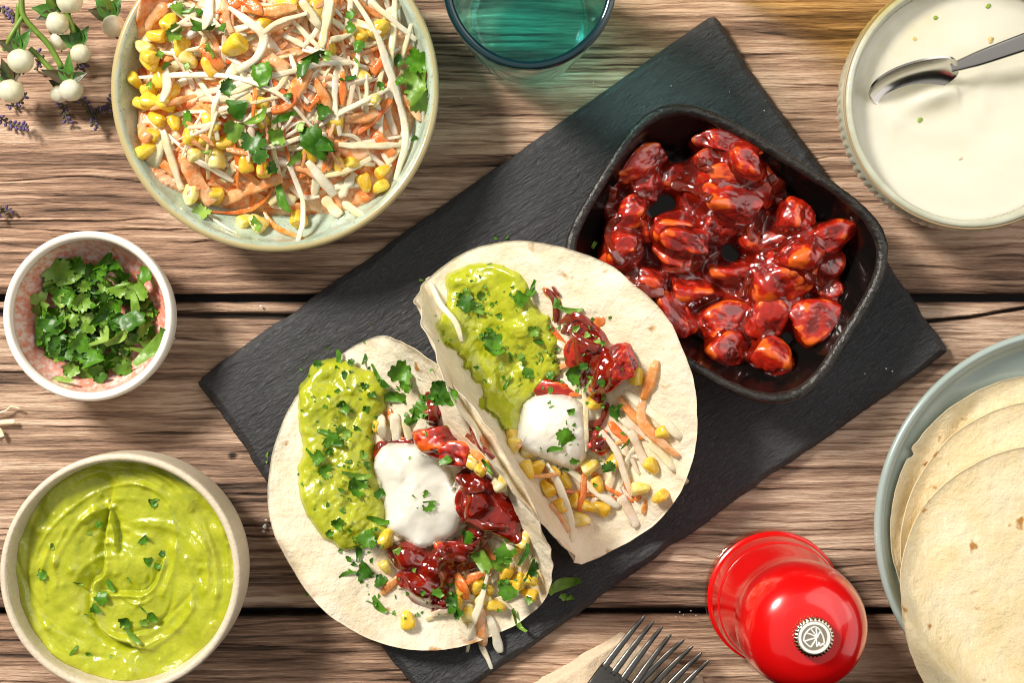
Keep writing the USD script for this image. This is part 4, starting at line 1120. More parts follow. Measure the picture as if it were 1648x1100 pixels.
def taco_sheet(cpx, zc, ang, R, u0, bend, seed, toward):
    """A round tortilla bent along a line: bend = (distance from the fold, slope in degrees)."""
    d = np.array(ang) / np.linalg.norm(ang)
    n = np.array([-d[1], d[0]]) * toward
    nr, na = 64, 220
    r = np.linspace(0, 1, nr)[:, None]; a = np.linspace(0, 2 * np.pi, na, endpoint=False)[None]
    edge = R * (1 + 0.022 * (fbm(np.stack([np.cos(a) * 1.6, np.sin(a) * 1.6, 0 * a + seed], -1), 3, seed) - 0.5) * 2 + 0.006 * (fbm(np.stack([np.cos(a) * 14, np.sin(a) * 14, 0 * a], -1), 2, seed) - 0.5))
    u, w = r * edge * np.cos(a), r * edge * np.sin(a)
    t = np.linspace(-0.11, 0.11, 1200)
    b = np.array(bend, float)
    th = ndi.gaussian_filter1d(np.radians(np.interp(t, b[:, 0], b[:, 1])), 18)
    dt = t[1] - t[0]
    X, Zc = np.cumsum(np.cos(th)) * dt, np.cumsum(np.sin(th)) * dt
    i0 = np.argmin(np.abs(t)); X -= X[i0]; Zc -= Zc.min()
    s_ = u - u0
    # the fold opens and closes a little along its length
    x, z = np.interp(s_, t, X), np.interp(s_, t, Zc)
    tt = np.interp(s_, t, th)
    wave = 0.0050 * (fbm(np.stack([u / 0.045, w / 0.045, 0 * u + seed], -1), 2, seed + 1) - 0.5) + 0.0016 * (fbm(np.stack([u / 0.009, w / 0.009, 0 * u], -1), 3, seed + 2) - 0.5)
    wave = wave + 0.0016 * np.clip((r - 0.93) / 0.07, 0, 1) * (noise(np.stack([np.cos(a) * 9, np.sin(a) * 9, 0 * a], -1), seed) - 0.5) * 2
    x, z = x - np.sin(tt) * wave, z + np.cos(tt) * wave
    c = at(*cpx, zc)[:2]
    org = c + n * u0                                        # the fold line passes here
    P = org + x[..., None] * n + w[..., None] * d
    top = np.concatenate([P, (zc + z)[..., None]], -1)
    th_ = 0.0019 * np.clip((1 - r) * 18, 0.25, 1) + 0 * a
    nrm = np.concatenate([-np.sin(tt)[..., None] * n, np.cos(tt)[..., None]], -1)
    bot = top - nrm * th_[..., None]
    return top, bot


def taco_mesh(top, bot):
    nr, na = top.shape[:2]
    f = grid_faces(nr, na, True)
    v = np.vstack([top.reshape(-1, 3), bot.reshape(-1, 3)])
    k = nr * na
    i = (nr - 1) * na + np.arange(na); j = (nr - 1) * na + (np.arange(na) + 1) % na
    wall = np.vstack([np.stack([i, i + k, j + k], 1), np.stack([i, j + k, j], 1)])
    m = trimesh.Trimesh(v, np.vstack([f, f[:, ::-1] + k, wall]), process=False)
    if m.volume < 0:
        m.invert()
    return m


T1 = taco_sheet((692, 785), ZS + 0.0025, (0.52, -0.854), 0.0765, 0.004,
                [(-0.11, 2), (-0.075, -2), (-0.045, -7), (-0.020, -15), (-0.010, -8), (0.0, 14), (0.010, 42), (0.022, 60), (0.04, 66), (0.08, 66)], 3, 1)
T2 = taco_sheet((868, 647), ZS + 0.0025, (0.52, -0.854), 0.0795, -0.0068,
                [(-0.09, -82), (-0.030, -82), (-0.016, -66), (-0.006, -26), (0.004, 8), (0.014, 30), (0.035, 41), (0.055, 30), (0.08, 16)], 8, 1)
for T in (T1, T2):
    if T[0][..., 2].min() < ZS + 0.0022:
        for q in T:
            q[..., 2] += ZS + 0.0022 - T[0][..., 2].min()
M1, M2 = taco_mesh(*T1), taco_mesh(*T2)
solo('taco_tortilla', M1, 'tortilla_pale', 'folded soft wheat tortilla of the front taco, nearer the guacamole bowl', 'tortilla', 'folded taco tortillas')
solo('taco_tortilla', M2, 'tortilla_pale', 'folded soft wheat tortilla of the rear taco, leaning on the black dish', 'tortilla', 'folded taco tortillas')


def raster(pile, grids):
    for top in grids:
        q = top
        for _ in range(2):                                  # denser samples
            m_ = 0.5 * (q[:-1] + q[1:]); r_ = np.empty((q.shape[0] * 2 - 1,) + q.shape[1:]); r_[::2], r_[1::2] = q, m_; q = r_
            m_ = 0.5 * (q + np.roll(q, -1, 1)); r_ = np.empty((q.shape[0], q.shape[1] * 2, 3)); r_[:, ::2], r_[:, 1::2] = q, m_; q = r_
        pile.mark(q.reshape(-1, 3))


raster(tp, [T1[0], T2[0]])
tp.H = np.maximum(tp.H, np.where(ndi.maximum_filter(tp.H, 3) > tp.H + 0.003, ndi.median_filter(tp.H, 3), tp.H))
S1, S2 = 984 / 510, 1058 / 510


def taco_fill(pile, conv, sc, seed, who, ref, spec):
    rn = 'its cream'
    pl = f'on the {who} taco'
    jig = np.random.default_rng(seed)
    for k, (x, y, l, w, t) in enumerate([(x + jig.normal() * 14 * j, y + jig.normal() * 14 * j, l * jig.uniform(.8, 1.15), w * (0.85, 0.6)[j], t + jig.normal() * .5 * j) for j in (0, 1) for x, y, l, w, t in spec.get('under', [])]):
        slaw_strip(pile, [(x - l * math.cos(t) / 2, y + l * math.sin(t) / 2), (x, y), (x + l * math.cos(t) / 2, y - l * math.sin(t) / 2)], w, 'cabbage' if k % 3 else 'carrot', conv, sc, seed + k, pl, ref, rn, f'on the {who} taco', taut=14)
    for k, (x, y) in enumerate(spec['corn_under']):
        corn(pile, x, y, conv, sc, seed + 60 + k, pl, ref, rn, f'corn kernels on the {who} taco', size=spec['corn'])
    for k, (pts, w, v) in enumerate(spec['strips_under']):
        slaw_strip(pile, pts, w, 'carrot' if v > 2 else 'cabbage', conv, sc, seed + 100 + k, pl, ref, rn, f'on the {who} taco', vari=v % 3, taut=26)
    for k, (x, y, l, w, t, dark) in enumerate(spec['chicken']):
        q = S / sc * 0.92 * 0.5
        m, thin = lump(l * q, w * q, min(l, w) * q * 0.8, seed * 7 + k, 4 if min(l, w) > 70 else 3, rough=0.2)
        m = rot(m, 0.15, -0.1, -math.radians(t))
        m = pile.drop(m, *conv((x, y)), sink=0.45)
        tn = 'dark sticky' if dark else 'red glazed'
        solo('chicken_chunk', m, f'glazed_chicken_{int(dark)}', f'{tn} chicken chunk {pl}, {where(m, ref, rn, 0.05)}', 'chicken', f'chicken chunks on the {who} taco', attrs={'thin': thin * (0.65 if dark else 1)})
    for k, (poly, th) in enumerate(spec['sauce']):
        thin_ = th < 0.0006
        m = pile.blob([conv(p) for p in poly], th, edge=0.0028, base_smooth=0.8 if thin_ else 1.6, rough=0.0004 if thin_ else 0.0016, freq=0.006, seed=seed + k, ragged=0.0035 if thin_ else 0.0012)
        solo('barbecue_sauce', m, 'sauce_smear' if thin_ else 'barbecue_sauce', f'{"thin orange" if thin_ else "dark sticky"} sauce {pl}, {where(m, ref, rn, 0.05)}', 'sauce')
    for k, (pts, w) in enumerate(spec['onion']):
        m = pile.strand([conv(p) for p in pts], w / sc * S * 0.5, 0.0011, n=24, taut=14, lift=0.0003, twist=0.5, seed=seed + k, wob=0.0015)
        solo('onion_strip', m, 'glazed_onion', f'dark glazed onion strip {pl}, {where(m, ref, rn, 0.05)}', 'onion', f'onion strips on the {who} taco')
    m = pile.blob([conv(p) for p in spec['guac']], 0.0050, edge=0.0080, base_smooth=3.5, rough=0.0052, freq=0.0095, seed=seed + 3, ragged=0.0065)
    solo('guacamole', m, 'guacamole', f'thick green guacamole spread along the {who} taco', 'guacamole')
    m = pile.blob([conv(p) for p in spec['cream']], 0.0125, edge=0.0150, base_smooth=6.0, rough=0.0040, freq=0.015, seed=seed + 4, extra=spec.get('cream_extra'))
    solo('sour_cream', m, 'sour_cream', f'smooth white dollop of sour cream {pl}', 'sour cream')
    for k, (pts, w, v) in enumerate(spec['strips']):
        slaw_strip(pile, pts, w, 'carrot' if v > 2 else 'cabbage', conv, sc, seed + 200 + k, pl, ref, rn, f'on the {who} taco', vari=v % 3, taut=40, wob=0.0009, lift=0.0002)
    for k, (x, y) in enumerate(spec['corn_top']):
        corn(pile, x, y, conv, sc, seed + 300 + k, pl, ref, rn, f'corn kernels on the {who} taco', size=spec['corn'], sink=0.25)
    lay_herbs(pile, conv, sc, spec['herb'], seed + 400, pl, ref, rn, f'coriander pieces on the {who} taco', reach=0.055)


taco_fill(tp, C_T2, S2, 3000, 'rear', at(*C_T2((545, 655)), 0.02), dict(
    corn=66,
    under=[(600, 420, 160, 34, 0.4), (640, 520, 170, 34, -0.5), (560, 620, 170, 30, 0.9), (700, 700, 160, 36, -0.7), (620, 780, 180, 34, 0.2), (740, 800, 170, 36, 1.0), (560, 860, 170, 30, -1.0), (680, 880, 170, 36, 0.4), (780, 720, 180, 36, -0.4),
           (500, 740, 150, 28, -1.1), (840, 660, 180, 36, -0.6), (620, 930, 130, 30, -0.6), (560, 340, 140, 30, -0.9), (780, 900, 130, 34, -1.2)],
    corn_under=[(405, 665), (410, 700), (460, 720), (485, 775), (520, 842), (610, 885), (580, 820), (700, 910), (660, 905), (632, 948), (680, 560), (900, 660), (820, 470), (560, 900), (740, 760), (690, 830), (455, 780), (540, 800)],
    strips_under=[([(550, 350), (600, 385)], 32, 0), ([(690, 310), (730, 380), (750, 430)], 24, 1), ([(590, 780), (680, 850), (760, 905)], 42, 0), ([(770, 870), (800, 930), (820, 972)], 46, 2), ([(860, 690), (930, 760), (985, 825)], 46, 1),
                  ([(780, 810), (800, 850), (830, 880)], 40, 4), ([(840, 930), (850, 880)], 24, 3), ([(530, 900), (560, 940), (592, 990)], 34, 5), ([(440, 660), (420, 710)], 20, 3), ([(430, 250), (470, 285), (500, 300)], 34, 3), ([(820, 700), (780, 770), (770, 840)], 30, 0), ([(730, 620), (760, 660), (790, 690)], 40, 4)],
    chicken=[(440, 318, 110, 50, -5, 0), (545, 520, 120, 70, 10, 0), (650, 395, 120, 130, 60, 0), (615, 300, 110, 60, -20, 1), (735, 440, 120, 190, 60, 0), (770, 430, 80, 90, 0, 0), (690, 690, 85, 75, 20, 0), (620, 470, 80, 70, 0, 1)],
    sauce=[([(595, 300), (660, 285), (720, 340), (740, 430), (720, 520), (690, 560), (640, 500), (620, 430), (610, 360)], 0.0018), ([(660, 680), (690, 665), (725, 690), (715, 720), (680, 722)], 0.0012), ([(498, 165), (530, 178), (565, 210), (580, 235), (550, 232), (515, 200)], 0.0004), ([(670, 275), (705, 270), (715, 300), (690, 310)], 0.0004), ([(808, 330), (822, 328), (826, 340), (812, 343)], 0.0003)],
    onion=[([(515, 180), (545, 215), (553, 290)], 26), ([(560, 290), (620, 270), (672, 302)], 30), ([(600, 310), (640, 360), (690, 380)], 24), ([(625, 660), (660, 635), (700, 620), (722, 560)], 24), ([(540, 170), (560, 200)], 14)],
    guac=[(185, 150), (200, 125), (300, 95), (400, 120), (460, 150), (475, 225), (505, 270), (530, 300), (553, 440), (548, 480), (495, 488), (470, 530), (432, 580), (420, 640), (380, 652), (350, 622), (305, 505), (245, 415), (190, 345), (165, 290), (180, 230)],
    cream=[(445, 555), (480, 535), (550, 533), (620, 550), (645, 600), (655, 690), (645, 755), (600, 778), (540, 760), (480, 730), (430, 690), (428, 620)],
    strips=[([(640, 500), (650, 600), (650, 720)], 26, 1), ([(120, 140), (160, 220), (215, 290), (232, 355)], 26, 0), ([(780, 520), (870, 590), (960, 670), (1000, 705)], 42, 0), ([(700, 650), (750, 720), (780, 800), (800, 870)], 32, 2), ([(800, 650), (830, 720), (862, 785)], 42, 2),
            ([(520, 760), (570, 860), (600, 950), (605, 1022)], 32, 0), ([(645, 780), (640, 860), (628, 920)], 30, 4), ([(460, 800), (510, 803), (560, 795)], 16, 3), ([(760, 540), (800, 590), (835, 625)], 38, 3), ([(840, 540), (838, 620), (900, 690), (957, 737)], 44, 5), ([(885, 415), (862, 490), (840, 545)], 52, 3)],
    corn_top=[(830, 845), (895, 872), (868, 770), (662, 770)],
    herb=[(250, 220, 95, 'leaf', 1), (285, 250, 70), (295, 200, 50), (430, 210, 85, 'leaf', 0), (465, 190, 50), (360, 265, 34), (335, 350, 105, 'leaf', 0), (340, 385, 60), (475, 320, 55, 'leaf', 2), (490, 350, 50), (440, 400, 60, 'cut', 2), (395, 395, 38), (510, 385, 30), (455, 460, 60), (390, 495, 45, 'strip', 0),
          (365, 440, 25), (530, 465, 40), (280, 440, 34), (500, 415, 26), (550, 225, 50), (595, 240, 70, 'strip', 2, 0.0), (615, 310, 44, 'cut', 3), (650, 330, 34, 'cut', 3), (690, 355, 38, 'cut', 3), (605, 460, 85, 'leaf', 0), (640, 435, 40), (530, 515, 30), (600, 585, 42), (525, 555, 22, 'cut', 0),
          (580, 670, 85, 'leaf', 0), (545, 715, 45, 'strip', 0, 0.4), (615, 745, 55, 'cut', 0), (700, 490, 40), (710, 540, 34, 'cut', 2), (660, 490, 36, 'strip', 3, 1.4), (760, 590, 85, 'cut', 1), (725, 780, 75, 'cut', 1), (680, 830, 25), (750, 575, 40), (780, 690, 40), (470, 165, 34, 'strip', 0, 1.5),
          (250, 190, 40), (310, 330, 30), (100, 145, 22, 'cut', 2), (580, 780, 36, 'cut', 1), (150, 266, 14)]))
TW = at(*C_T1((488, 515)), 0.02)
taco_fill(tp, C_T1, S1, 5000, 'front', TW, dict(
    corn=60,
    under=[(420, 310, 120, 40, -1.2), (460, 330, 120, 36, -1.3), (600, 500, 150, 34, -0.9), (660, 560, 150, 34, -0.7), (560, 700, 160, 34, 0.2), (640, 740, 170, 34, -0.5), (700, 680, 150, 34, -1.0), (720, 780, 160, 34, 0.5), (650, 840, 170, 36, 0.0),
           (560, 800, 150, 34, 0.5), (770, 740, 120, 30, 1.0), (480, 780, 130, 30, 0.4), (740, 600, 120, 30, -0.9), (600, 620, 140, 34, 0.2), (790, 820, 120, 30, 0.6)],
    corn_under=[(385, 655), (388, 742), (690, 430), (790, 680), (760, 760), (730, 860), (690, 840), (645, 885), (600, 850), (570, 852), (700, 810), (815, 655), (650, 410), (745, 480), (440, 720), (800, 780), (670, 800), (620, 800), (370, 300)],
    strips_under=[([(370, 265), (378, 340)], 40, 0), ([(412, 262), (422, 345)], 44, 0), ([(445, 280), (462, 350)], 34, 1), ([(600, 750), (620, 790), (640, 840)], 36, 4), ([(640, 775), (690, 762), (722, 730)], 34, 5), ([(375, 825), (410, 790), (450, 765)], 36, 3), ([(515, 905), (560, 880), (605, 882)], 34, 1),
                  ([(740, 840), (790, 876)], 14, 0), ([(610, 890), (630, 930), (650, 960)], 24, 0), ([(720, 470), (750, 500), (760, 520)], 40, 1), ([(650, 380), (680, 400), (700, 440)], 30, 3), ([(760, 660), (790, 700), (800, 740)], 30, 0), ([(590, 870), (560, 880), (530, 890)], 24, 2)],
    chicken=[(375, 385, 60, 60, 0, 1), (540, 255, 50, 110, 80, 1), (575, 345, 170, 110, 5, 0), (620, 400, 110, 70, 20, 0), (680, 500, 150, 110, 25, 1), (730, 600, 170, 110, 25, 1), (650, 550, 90, 90, 0, 0), (455, 695, 110, 90, 20, 1), (530, 745, 120, 90, 20, 0), (610, 690, 110, 80, 40, 1), (655, 660, 90, 80, 0, 1), (500, 800, 130, 80, 30, 1), (560, 690, 80, 60, 60, 0)],
    sauce=[([(600, 450), (650, 440), (710, 470), (760, 520), (800, 600), (812, 655), (780, 672), (720, 650), (660, 640), (630, 580), (640, 520)], 0.0020), ([(410, 690), (450, 660), (520, 690), (600, 660), (680, 690), (670, 740), (600, 760), (580, 800), (590, 860), (540, 870), (480, 840), (450, 790), (430, 740)], 0.0018), ([(450, 810), (500, 800), (560, 850), (550, 868), (500, 862), (465, 845)], 0.0012),
           ([(340, 390), (370, 370), (395, 350), (470, 345), (480, 365), (400, 400), (360, 430)], 0.0015), ([(655, 300), (670, 335), (700, 370), (725, 412), (708, 408), (675, 360), (652, 325)], 0.0004)],
    onion=[([(520, 195), (532, 240), (535, 300)], 34), ([(640, 330), (680, 360), (720, 400)], 16), ([(600, 480), (640, 500), (700, 500)], 24), ([(640, 590), (690, 610), (760, 620)], 26), ([(560, 720), (600, 710), (640, 720)], 22), ([(650, 290), (660, 330), (700, 390)], 12)],
    guac=[(150, 150), (168, 108), (240, 97), (330, 130), (385, 190), (380, 260), (345, 295), (350, 340), (345, 420), (385, 560), (398, 635), (335, 668), (245, 685), (175, 622), (135, 560), (118, 450), (130, 380), (117, 300), (115, 200)],
    cream=[(355, 395), (380, 365), (430, 355), (490, 370), (550, 410), (585, 450), (600, 500), (622, 570), (608, 630), (560, 655), (520, 672), (490, 682), (455, 655), (395, 622), (390, 560), (372, 480), (354, 430)],
    strips=[([(640, 790), (690, 762)], 26, 4), ([(705, 890), (725, 940), (742, 1005)], 42, 0), ([(678, 975), (703, 1020), (715, 1057)], 24, 0), ([(685, 868), (683, 930), (690, 985)], 42, 5), ([(705, 762), (682, 850), (652, 930), (640, 1002)], 28, 0)],
    corn_top=[(455, 905), (840, 770), (835, 825), (388, 648), (790, 795)],
    herb=[(435, 135, 115, 'leaf', 0), (420, 215, 105, 'cut', 0), (490, 255, 90, 'leaf', 0), (470, 290, 60, 'cut', 0), (560, 205, 110, 'leaf', 1), (590, 215, 60, 'leaf', 0), (545, 180, 60, 'leaf', 0), (515, 220, 60, 'cut', 1), (450, 180, 60), (380, 170, 50, 'cut', 1), (480, 260, 60), (360, 135, 52, 'strip', 0, 2.4), (345, 210, 45, 'cut', 1), (265, 145, 44, 'cut', 1), (255, 240, 58, 'leaf', 0),
          (235, 190, 30, 'cut', 0), (240, 90, 44, 'strip', 0, 2.0), (175, 105, 40, 'cut', 1), (330, 250, 40, 'cut', 1), (320, 180, 34), (250, 325, 76, 'leaf', 2), (200, 322, 44, 'strip', 0, 0.1), (300, 305, 38), (220, 340, 64, 'leaf', 0), (240, 360, 50, 'cut', 1), (180, 400, 64, 'leaf', 0), (200, 440, 62, 'leaf', 0), (160, 390, 46, 'strip', 0, 2.6), (210, 380, 44), (295, 490, 86, 'leaf', 0), (300, 450, 78, 'strip', 2, 0.1),
          (320, 395, 36), (330, 420, 30), (375, 515, 56, 'cut', 1), (250, 565, 34, 'cut', 0), (240, 605, 58, 'leaf', 0), (210, 640, 40, 'cut', 0), (365, 590, 60, 'strip', 0, 0.0), (330, 650, 86, 'leaf', 0), (345, 680, 60, 'cut', 0), (300, 690, 46), (325, 752, 76, 'leaf', 1), (370, 785, 56, 'leaf', 1), (270, 765, 48, 'strip', 0, 0.4), (270, 715, 34), (290, 735, 26), (425, 690, 44, 'cut', 2), (520, 545, 66, 'cut', 0), (515, 515, 34, 'cut', 0),
          (570, 405, 66, 'cut', 0), (475, 520, 22), (700, 430, 44, 'strip', 0, -0.7), (635, 645, 76, 'cut', 0), (690, 720, 110, 'cut', 2), (755, 700, 96, 'leaf', 0), (740, 735, 70, 'leaf', 2), (765, 812, 94, 'leaf', 0), (835, 745, 84, 'cut', 1), (812, 700, 60, 'strip', 1, 1.3), (545, 825, 56, 'cut', 0), (600, 850, 76, 'cut', 1), (610, 880, 60, 'cut', 1), (370, 855, 55, 'strip', 0, -0.8),
          (500, 880, 14), (830, 845, 44, 'cut', 2), (480, 750, 30, 'cut', 2), (320, 40, 12), (820, 780, 26, 'cut', 2), (125, 125, 20), (245, 690, 16), (115, 450, 14), (205, 545, 24), (275, 410, 24), (150, 145, 18), (460, 400, 18), (485, 555, 12), (320, 95, 30, 'strip', 1), (280, 105, 34), (22, 400, 30, 'strip', 2, 1.5)]))
def flecks(conv, sc, seed, spots, label):
    """The finest of the chop: specks too small to count."""
    g = np.random.default_rng(seed)
    ms = []
    for x, y, rx, ry, n in spots:
        for _ in range(n):
            m = rot(herb_mesh(g.uniform(.0012, .0030), g, g.choice(('cut', 'strip', 'leaf'))), g.normal() * .3, g.normal() * .3, g.uniform(0, 6.28))
            ms.append(tp.drop(m, *conv((x + g.normal() * rx, y + g.normal() * ry)), sink=0.2))
    solo('coriander_specks', trimesh.util.concatenate(ms), 'herb_0', label, 'herb', kind='stuff')


flecks(C_T1, S1, 71, [(250, 380, 60, 150, 60), (470, 210, 60, 60, 22), (330, 690, 40, 60, 22), (560, 820, 110, 50, 24), (770, 730, 60, 60, 16)], 'finest specks of chopped coriander sprinkled over the front taco')
flecks(C_T2, S2, 72, [(350, 280, 90, 90, 40), (450, 420, 70, 60, 24), (620, 420, 70, 90, 26), (620, 680, 90, 70, 18)], 'finest specks of chopped coriander sprinkled over the rear taco')
lay_herbs(tp, C_T1, S1, [(800, 905, 70, 'strip', 2, -0.8), (945, 800, 90, 'strip', 2, 0.6), (940, 832, 40, 'leaf', 2), (962, 838, 34, 'cut', 2)], 6100, 'on the slate', TW, 'its cream', 'loose coriander on the slate')

# ------------------------------------------------------------------ dressing and spoon
rp = Pile(dc_[0] - 0.066, dc_[0] + 0.066, dc_[1] - 0.066, dc_[1] + 0.066, 0.0006)
ZC = 0.0385
R_ = np.hypot(rp.X - dc_[0], rp.Y - dc_[1])
RC = RD - 0.0046
tip, end = at(1398, 157, 0.041), at(1660, 64, 0.062)
ax = np.array([end[0] - tip[0], end[1] - tip[1], 0]); ax /= np.linalg.norm(ax)
sd = np.array([-ax[1], ax[0], 0])                           # towards the upper left
ts = (rp.X - tip[0]) * ax[0] + (rp.Y - tip[1]) * ax[1]
ws = (rp.X - tip[0]) * sd[0] + (rp.Y - tip[1]) * sd[1]
h = ZC + 0.0016 * (fbm(P3(rp.X, rp.Y, 4, 0.03, 0.03), 3, 5) - 0.5) + 0.0005 * (fbm(P3(rp.X, rp.Y, 4, 0.008, 0.008), 2, 6) - 0.5)
h += 0.0006 * np.sin(np.hypot(rp.X - dc_[0] + 0.02, rp.Y - dc_[1] - 0.01) / 0.0042 + 3 * fbm(P3(rp.X, rp.Y, 7, 0.03, 0.03), 2, 15)) * np.clip(1 - R_ / RC, 0, 1)
h += 0.0014 * np.exp(-((ws + 0.012) / 0.006) ** 2) * (ts > 0.006) * (ts < 0.04) + 0.0012 * np.exp(-((R_ - RC) / 0.0025) ** 2)
h += 0.0046 * np.exp(-((ws + 0.0085) / 0.0042) ** 2) * np.exp(-((ts - 0.030) / 0.012) ** 2)
h = ndi.gaussian_filter(h, 1.5)
rp.H = np.where(R_ < RC + 0.001, h, 0)
solo('dressing', rp.sheet(h, R_ < RC + 0.001, 0.004), 'ranch_dressing', 'smooth pale yellow creamy dressing filling the ribbed bowl', 'dressing')
for px, py, w, col, wd in ((1595, 63, 11, 'corn_2', 'yellow'), (1480, 194, 8, 'herb_3', 'green'), (1545, 255, 6, 'cabbage_0', 'white'), (1472, 62, 6, 'corn_2', 'pale yellow'), (1506, 28, 7, 'herb_3', 'pale green'), (1590, 10, 8, 'herb_3', 'pale greenish')):
    m, _ = lump(w * S * 0.55, w * S * 0.35, 0.0005, px, 2)
    m = rp.drop(rot(m, 0, 0, 0.8), px, py, sink=0.7)
    solo('herb_fleck', m, col, f'tiny {wd} fleck in the creamy dressing', 'fleck')
# spoon: bowl rolled on its side, half sunk; handle rising over the rim
L = 0.041
n_l, n_w = 40, 25
tt = np.linspace(0, 1, n_l)[:, None]; qq = np.linspace(-1, 1, n_w)[None]
half = 0.0135 * np.sqrt(np.clip(1 - ((tt - 0.50) / 0.505) ** 2, 0, 1)) ** 0.9 * (1 - 0.22 * tt) + 0.0016 * tt ** 4
depth = 0.0062 * (np.clip(1 - (2 * tt - 0.95) ** 2, 0, 1)) ** 0.8
lx, ly, lz = tt * L + 0 * qq, half * qq, -depth * (1 - qq ** 2) + 0 * tt
roll = math.radians(50)
ly2, lz2 = ly * math.cos(roll) - lz * math.sin(roll), ly * math.sin(roll) + lz * math.cos(roll)
pitch = math.radians(8)
lx3, lz3 = lx * math.cos(pitch) - lz2 * math.sin(pitch), lx * math.sin(pitch) + lz2 * math.cos(pitch)
org = tip + sd * 0.0005 + np.array([0, 0, 0.0018])
Pt = org + lx3[..., None] * ax + ly2[..., None] * sd + lz3[..., None] * np.array([0, 0, 1])
v = Pt.reshape(-1, 3); f = grid_faces(n_l, n_w)
nrm = trimesh.Trimesh(v, f, process=False).vertex_normals
v2 = np.vstack([v, v - nrm * 0.0009]); k = len(v)
rim = np.r_[np.arange(n_w), np.arange(1, n_l) * n_w + n_w - 1, (n_l - 1) * n_w + np.arange(n_w - 2, -1, -1), np.arange(n_l - 2, 0, -1) * n_w]
a = rim; b = np.roll(rim, -1)
sb = trimesh.Trimesh(v2, np.vstack([f, f[:, ::-1] + k, np.stack([a, a + k, b + k], 1), np.stack([a, b + k, b], 1)]), process=False)
neck = Pt[-1].mean(0)
SPOON = thing('spoon', 'stainless steel spoon half sunk in the creamy dressing', 'spoon', neck)
put(SPOON, 'spoon_bowl', sb, 'steel', smooth=50)
hp = smooth_profile([neck - ax * 0.003 + [0, 0, -0.0004], neck + ax * 0.004 + [0, 0, 0.0006], neck + ax * 0.014 + [0, 0, 0.0030], neck + ax * 0.045 + [0, 0, 0.0120], neck + ax * 0.10 + [0, 0, 0.022]], 10)
put(SPOON, 'handle', sweep(hp, np.interp(np.linspace(0, 1, len(hp)), [0, .1, .3, 1], [.0022, .0024, .0030, .0052]), 0.0013, 14, 3.4, twist=np.full(len(hp), -0.35) * np.linspace(1, .4, len(hp))), 'steel', smooth=40)

# ------------------------------------------------------------------ stack of tortillas on the plate
for k, (cx, cy, r, z, lab) in enumerate([(1672, 852, 246, 0.0072, 'lowest tortilla of the stack, its torn edge nearest the plate rim'), (1688, 890, 246, 0.0106, 'middle tortilla of the stack, edge showing between two others'), (1680, 960, 244, 0.0142, 'topmost tortilla lying over the others on the grey green plate')]):
    c = at(cx, cy, z); R = r * S * (HC - z) / HC
    nr, na = 56, 260
    r_ = np.linspace(0, 1, nr)[:, None]; a = np.linspace(0, 2 * np.pi, na, endpoint=False)[None]
    ed = R * (1 + 0.018 * (fbm(np.stack([np.cos(a) * 1.7, np.sin(a) * 1.7, 0 * a + k], -1), 3, 40 + k) - 0.5) + 0.007 * (fbm(np.stack([np.cos(a) * 16, np.sin(a) * 16, 0 * a], -1), 2, 50 + k) - 0.5))
    if k == 0:                                              # a tear in the edge
        ang = math.atan2(852 - 735, 1468 - 1672)
        ed = ed * (1 - 0.07 * np.exp(-((a - (ang % (2 * np.pi))) / 0.012) ** 2) + 0.012 * np.exp(-((a - (ang % (2 * np.pi)) + 0.05) / 0.03) ** 2))
    x, y = c[0] + r_ * ed * np.cos(a), c[1] + r_ * ed * np.sin(a)
    prof_plate = np.interp(np.hypot(x - pc_[0], y - pc_[1]), pp[:40, 0], pp[:40, 1])
    zz = np.maximum(z, prof_plate + 0.0012 + k * 0.0034) + 0.0022 * np.clip((r_ - 0.86) / 0.14, 0, 1) ** 2
    zz = zz + 0.0028 * (fbm(np.stack([x / 0.04, y / 0.04, 0 * x + k], -1), 2, 60) - 0.5) + 0.0009 * (fbm(np.stack([x / 0.009, y / 0.009, 0 * x + k], -1), 3, 61 + k) - 0.5)
    if k == 0:
        dx_, dy_ = np.cos(-0.55), np.sin(-0.55)
        crease = np.abs((x - at(1475, 800)[0]) * 0.94 + (y - at(1475, 800)[1]) * -0.34)
        zz = zz + 0.0016 * np.exp(-(crease / 0.004) ** 2)
    zz = zz + k * 0.0014
    top = np.stack([x, y, zz], -1)
    th_ = 0.0024 * np.clip((1 - r_) * 25, 0.6, 1) + 0 * a
    solo('flour_tortilla', taco_mesh(top, top - np.stack([0 * th_, 0 * th_, th_], -1)), 'tortilla_yellow', lab, 'tortilla', 'tortillas stacked on the plate')

# ------------------------------------------------------------------ tumbler
GZ = 0.086
k0 = at(852, -28, GZ)
RGL = 140 * S * (HC - GZ) / HC
bz = lambda r, z: (r, z)
wall_o = [(0.0, 0.0006), (0.0255, 0.0006), (0.0288, 0.0022), (0.0300, 0.0060), (0.0316, 0.020), (RGL - 0.0013, 0.065), (RGL - 0.0003, 0.0845)]
wall_i = [(RGL - 0.0036, 0.0845), (RGL - 0.0046, 0.065), (0.0282, 0.022), (0.0262, 0.0125), (0.0225, 0.0098), (0.0, 0.0092)]
po = smooth_profile(wall_o[1:], 6)
q = at(1195, -114, 0.0)                                      # a second tumbler, just out of the picture, lets amber light fall on the wood
AMBER = thing('tumbler', 'amber glass tumbler standing beyond the slate board', 'glass', (q[0], q[1], 0))
put(AMBER, 'glass_wall', lathe(np.vstack([[(0.0, 0.0006)], po, smooth_profile(wall_i, 6)]), 96, q[:2]), 'amber_glass')
GLASS = thing('tumbler', 'teal glass tumbler with a dark rim near the slate board', 'glass', (k0[0], k0[1], 0))
low_o = np.vstack([[(0.0, 0.0006)], po[po[:, 1] < 0.024]])
pi_ = smooth_profile(wall_i, 6)
cutz = int(np.argmax(pi_[:, 1] < 0.0150))
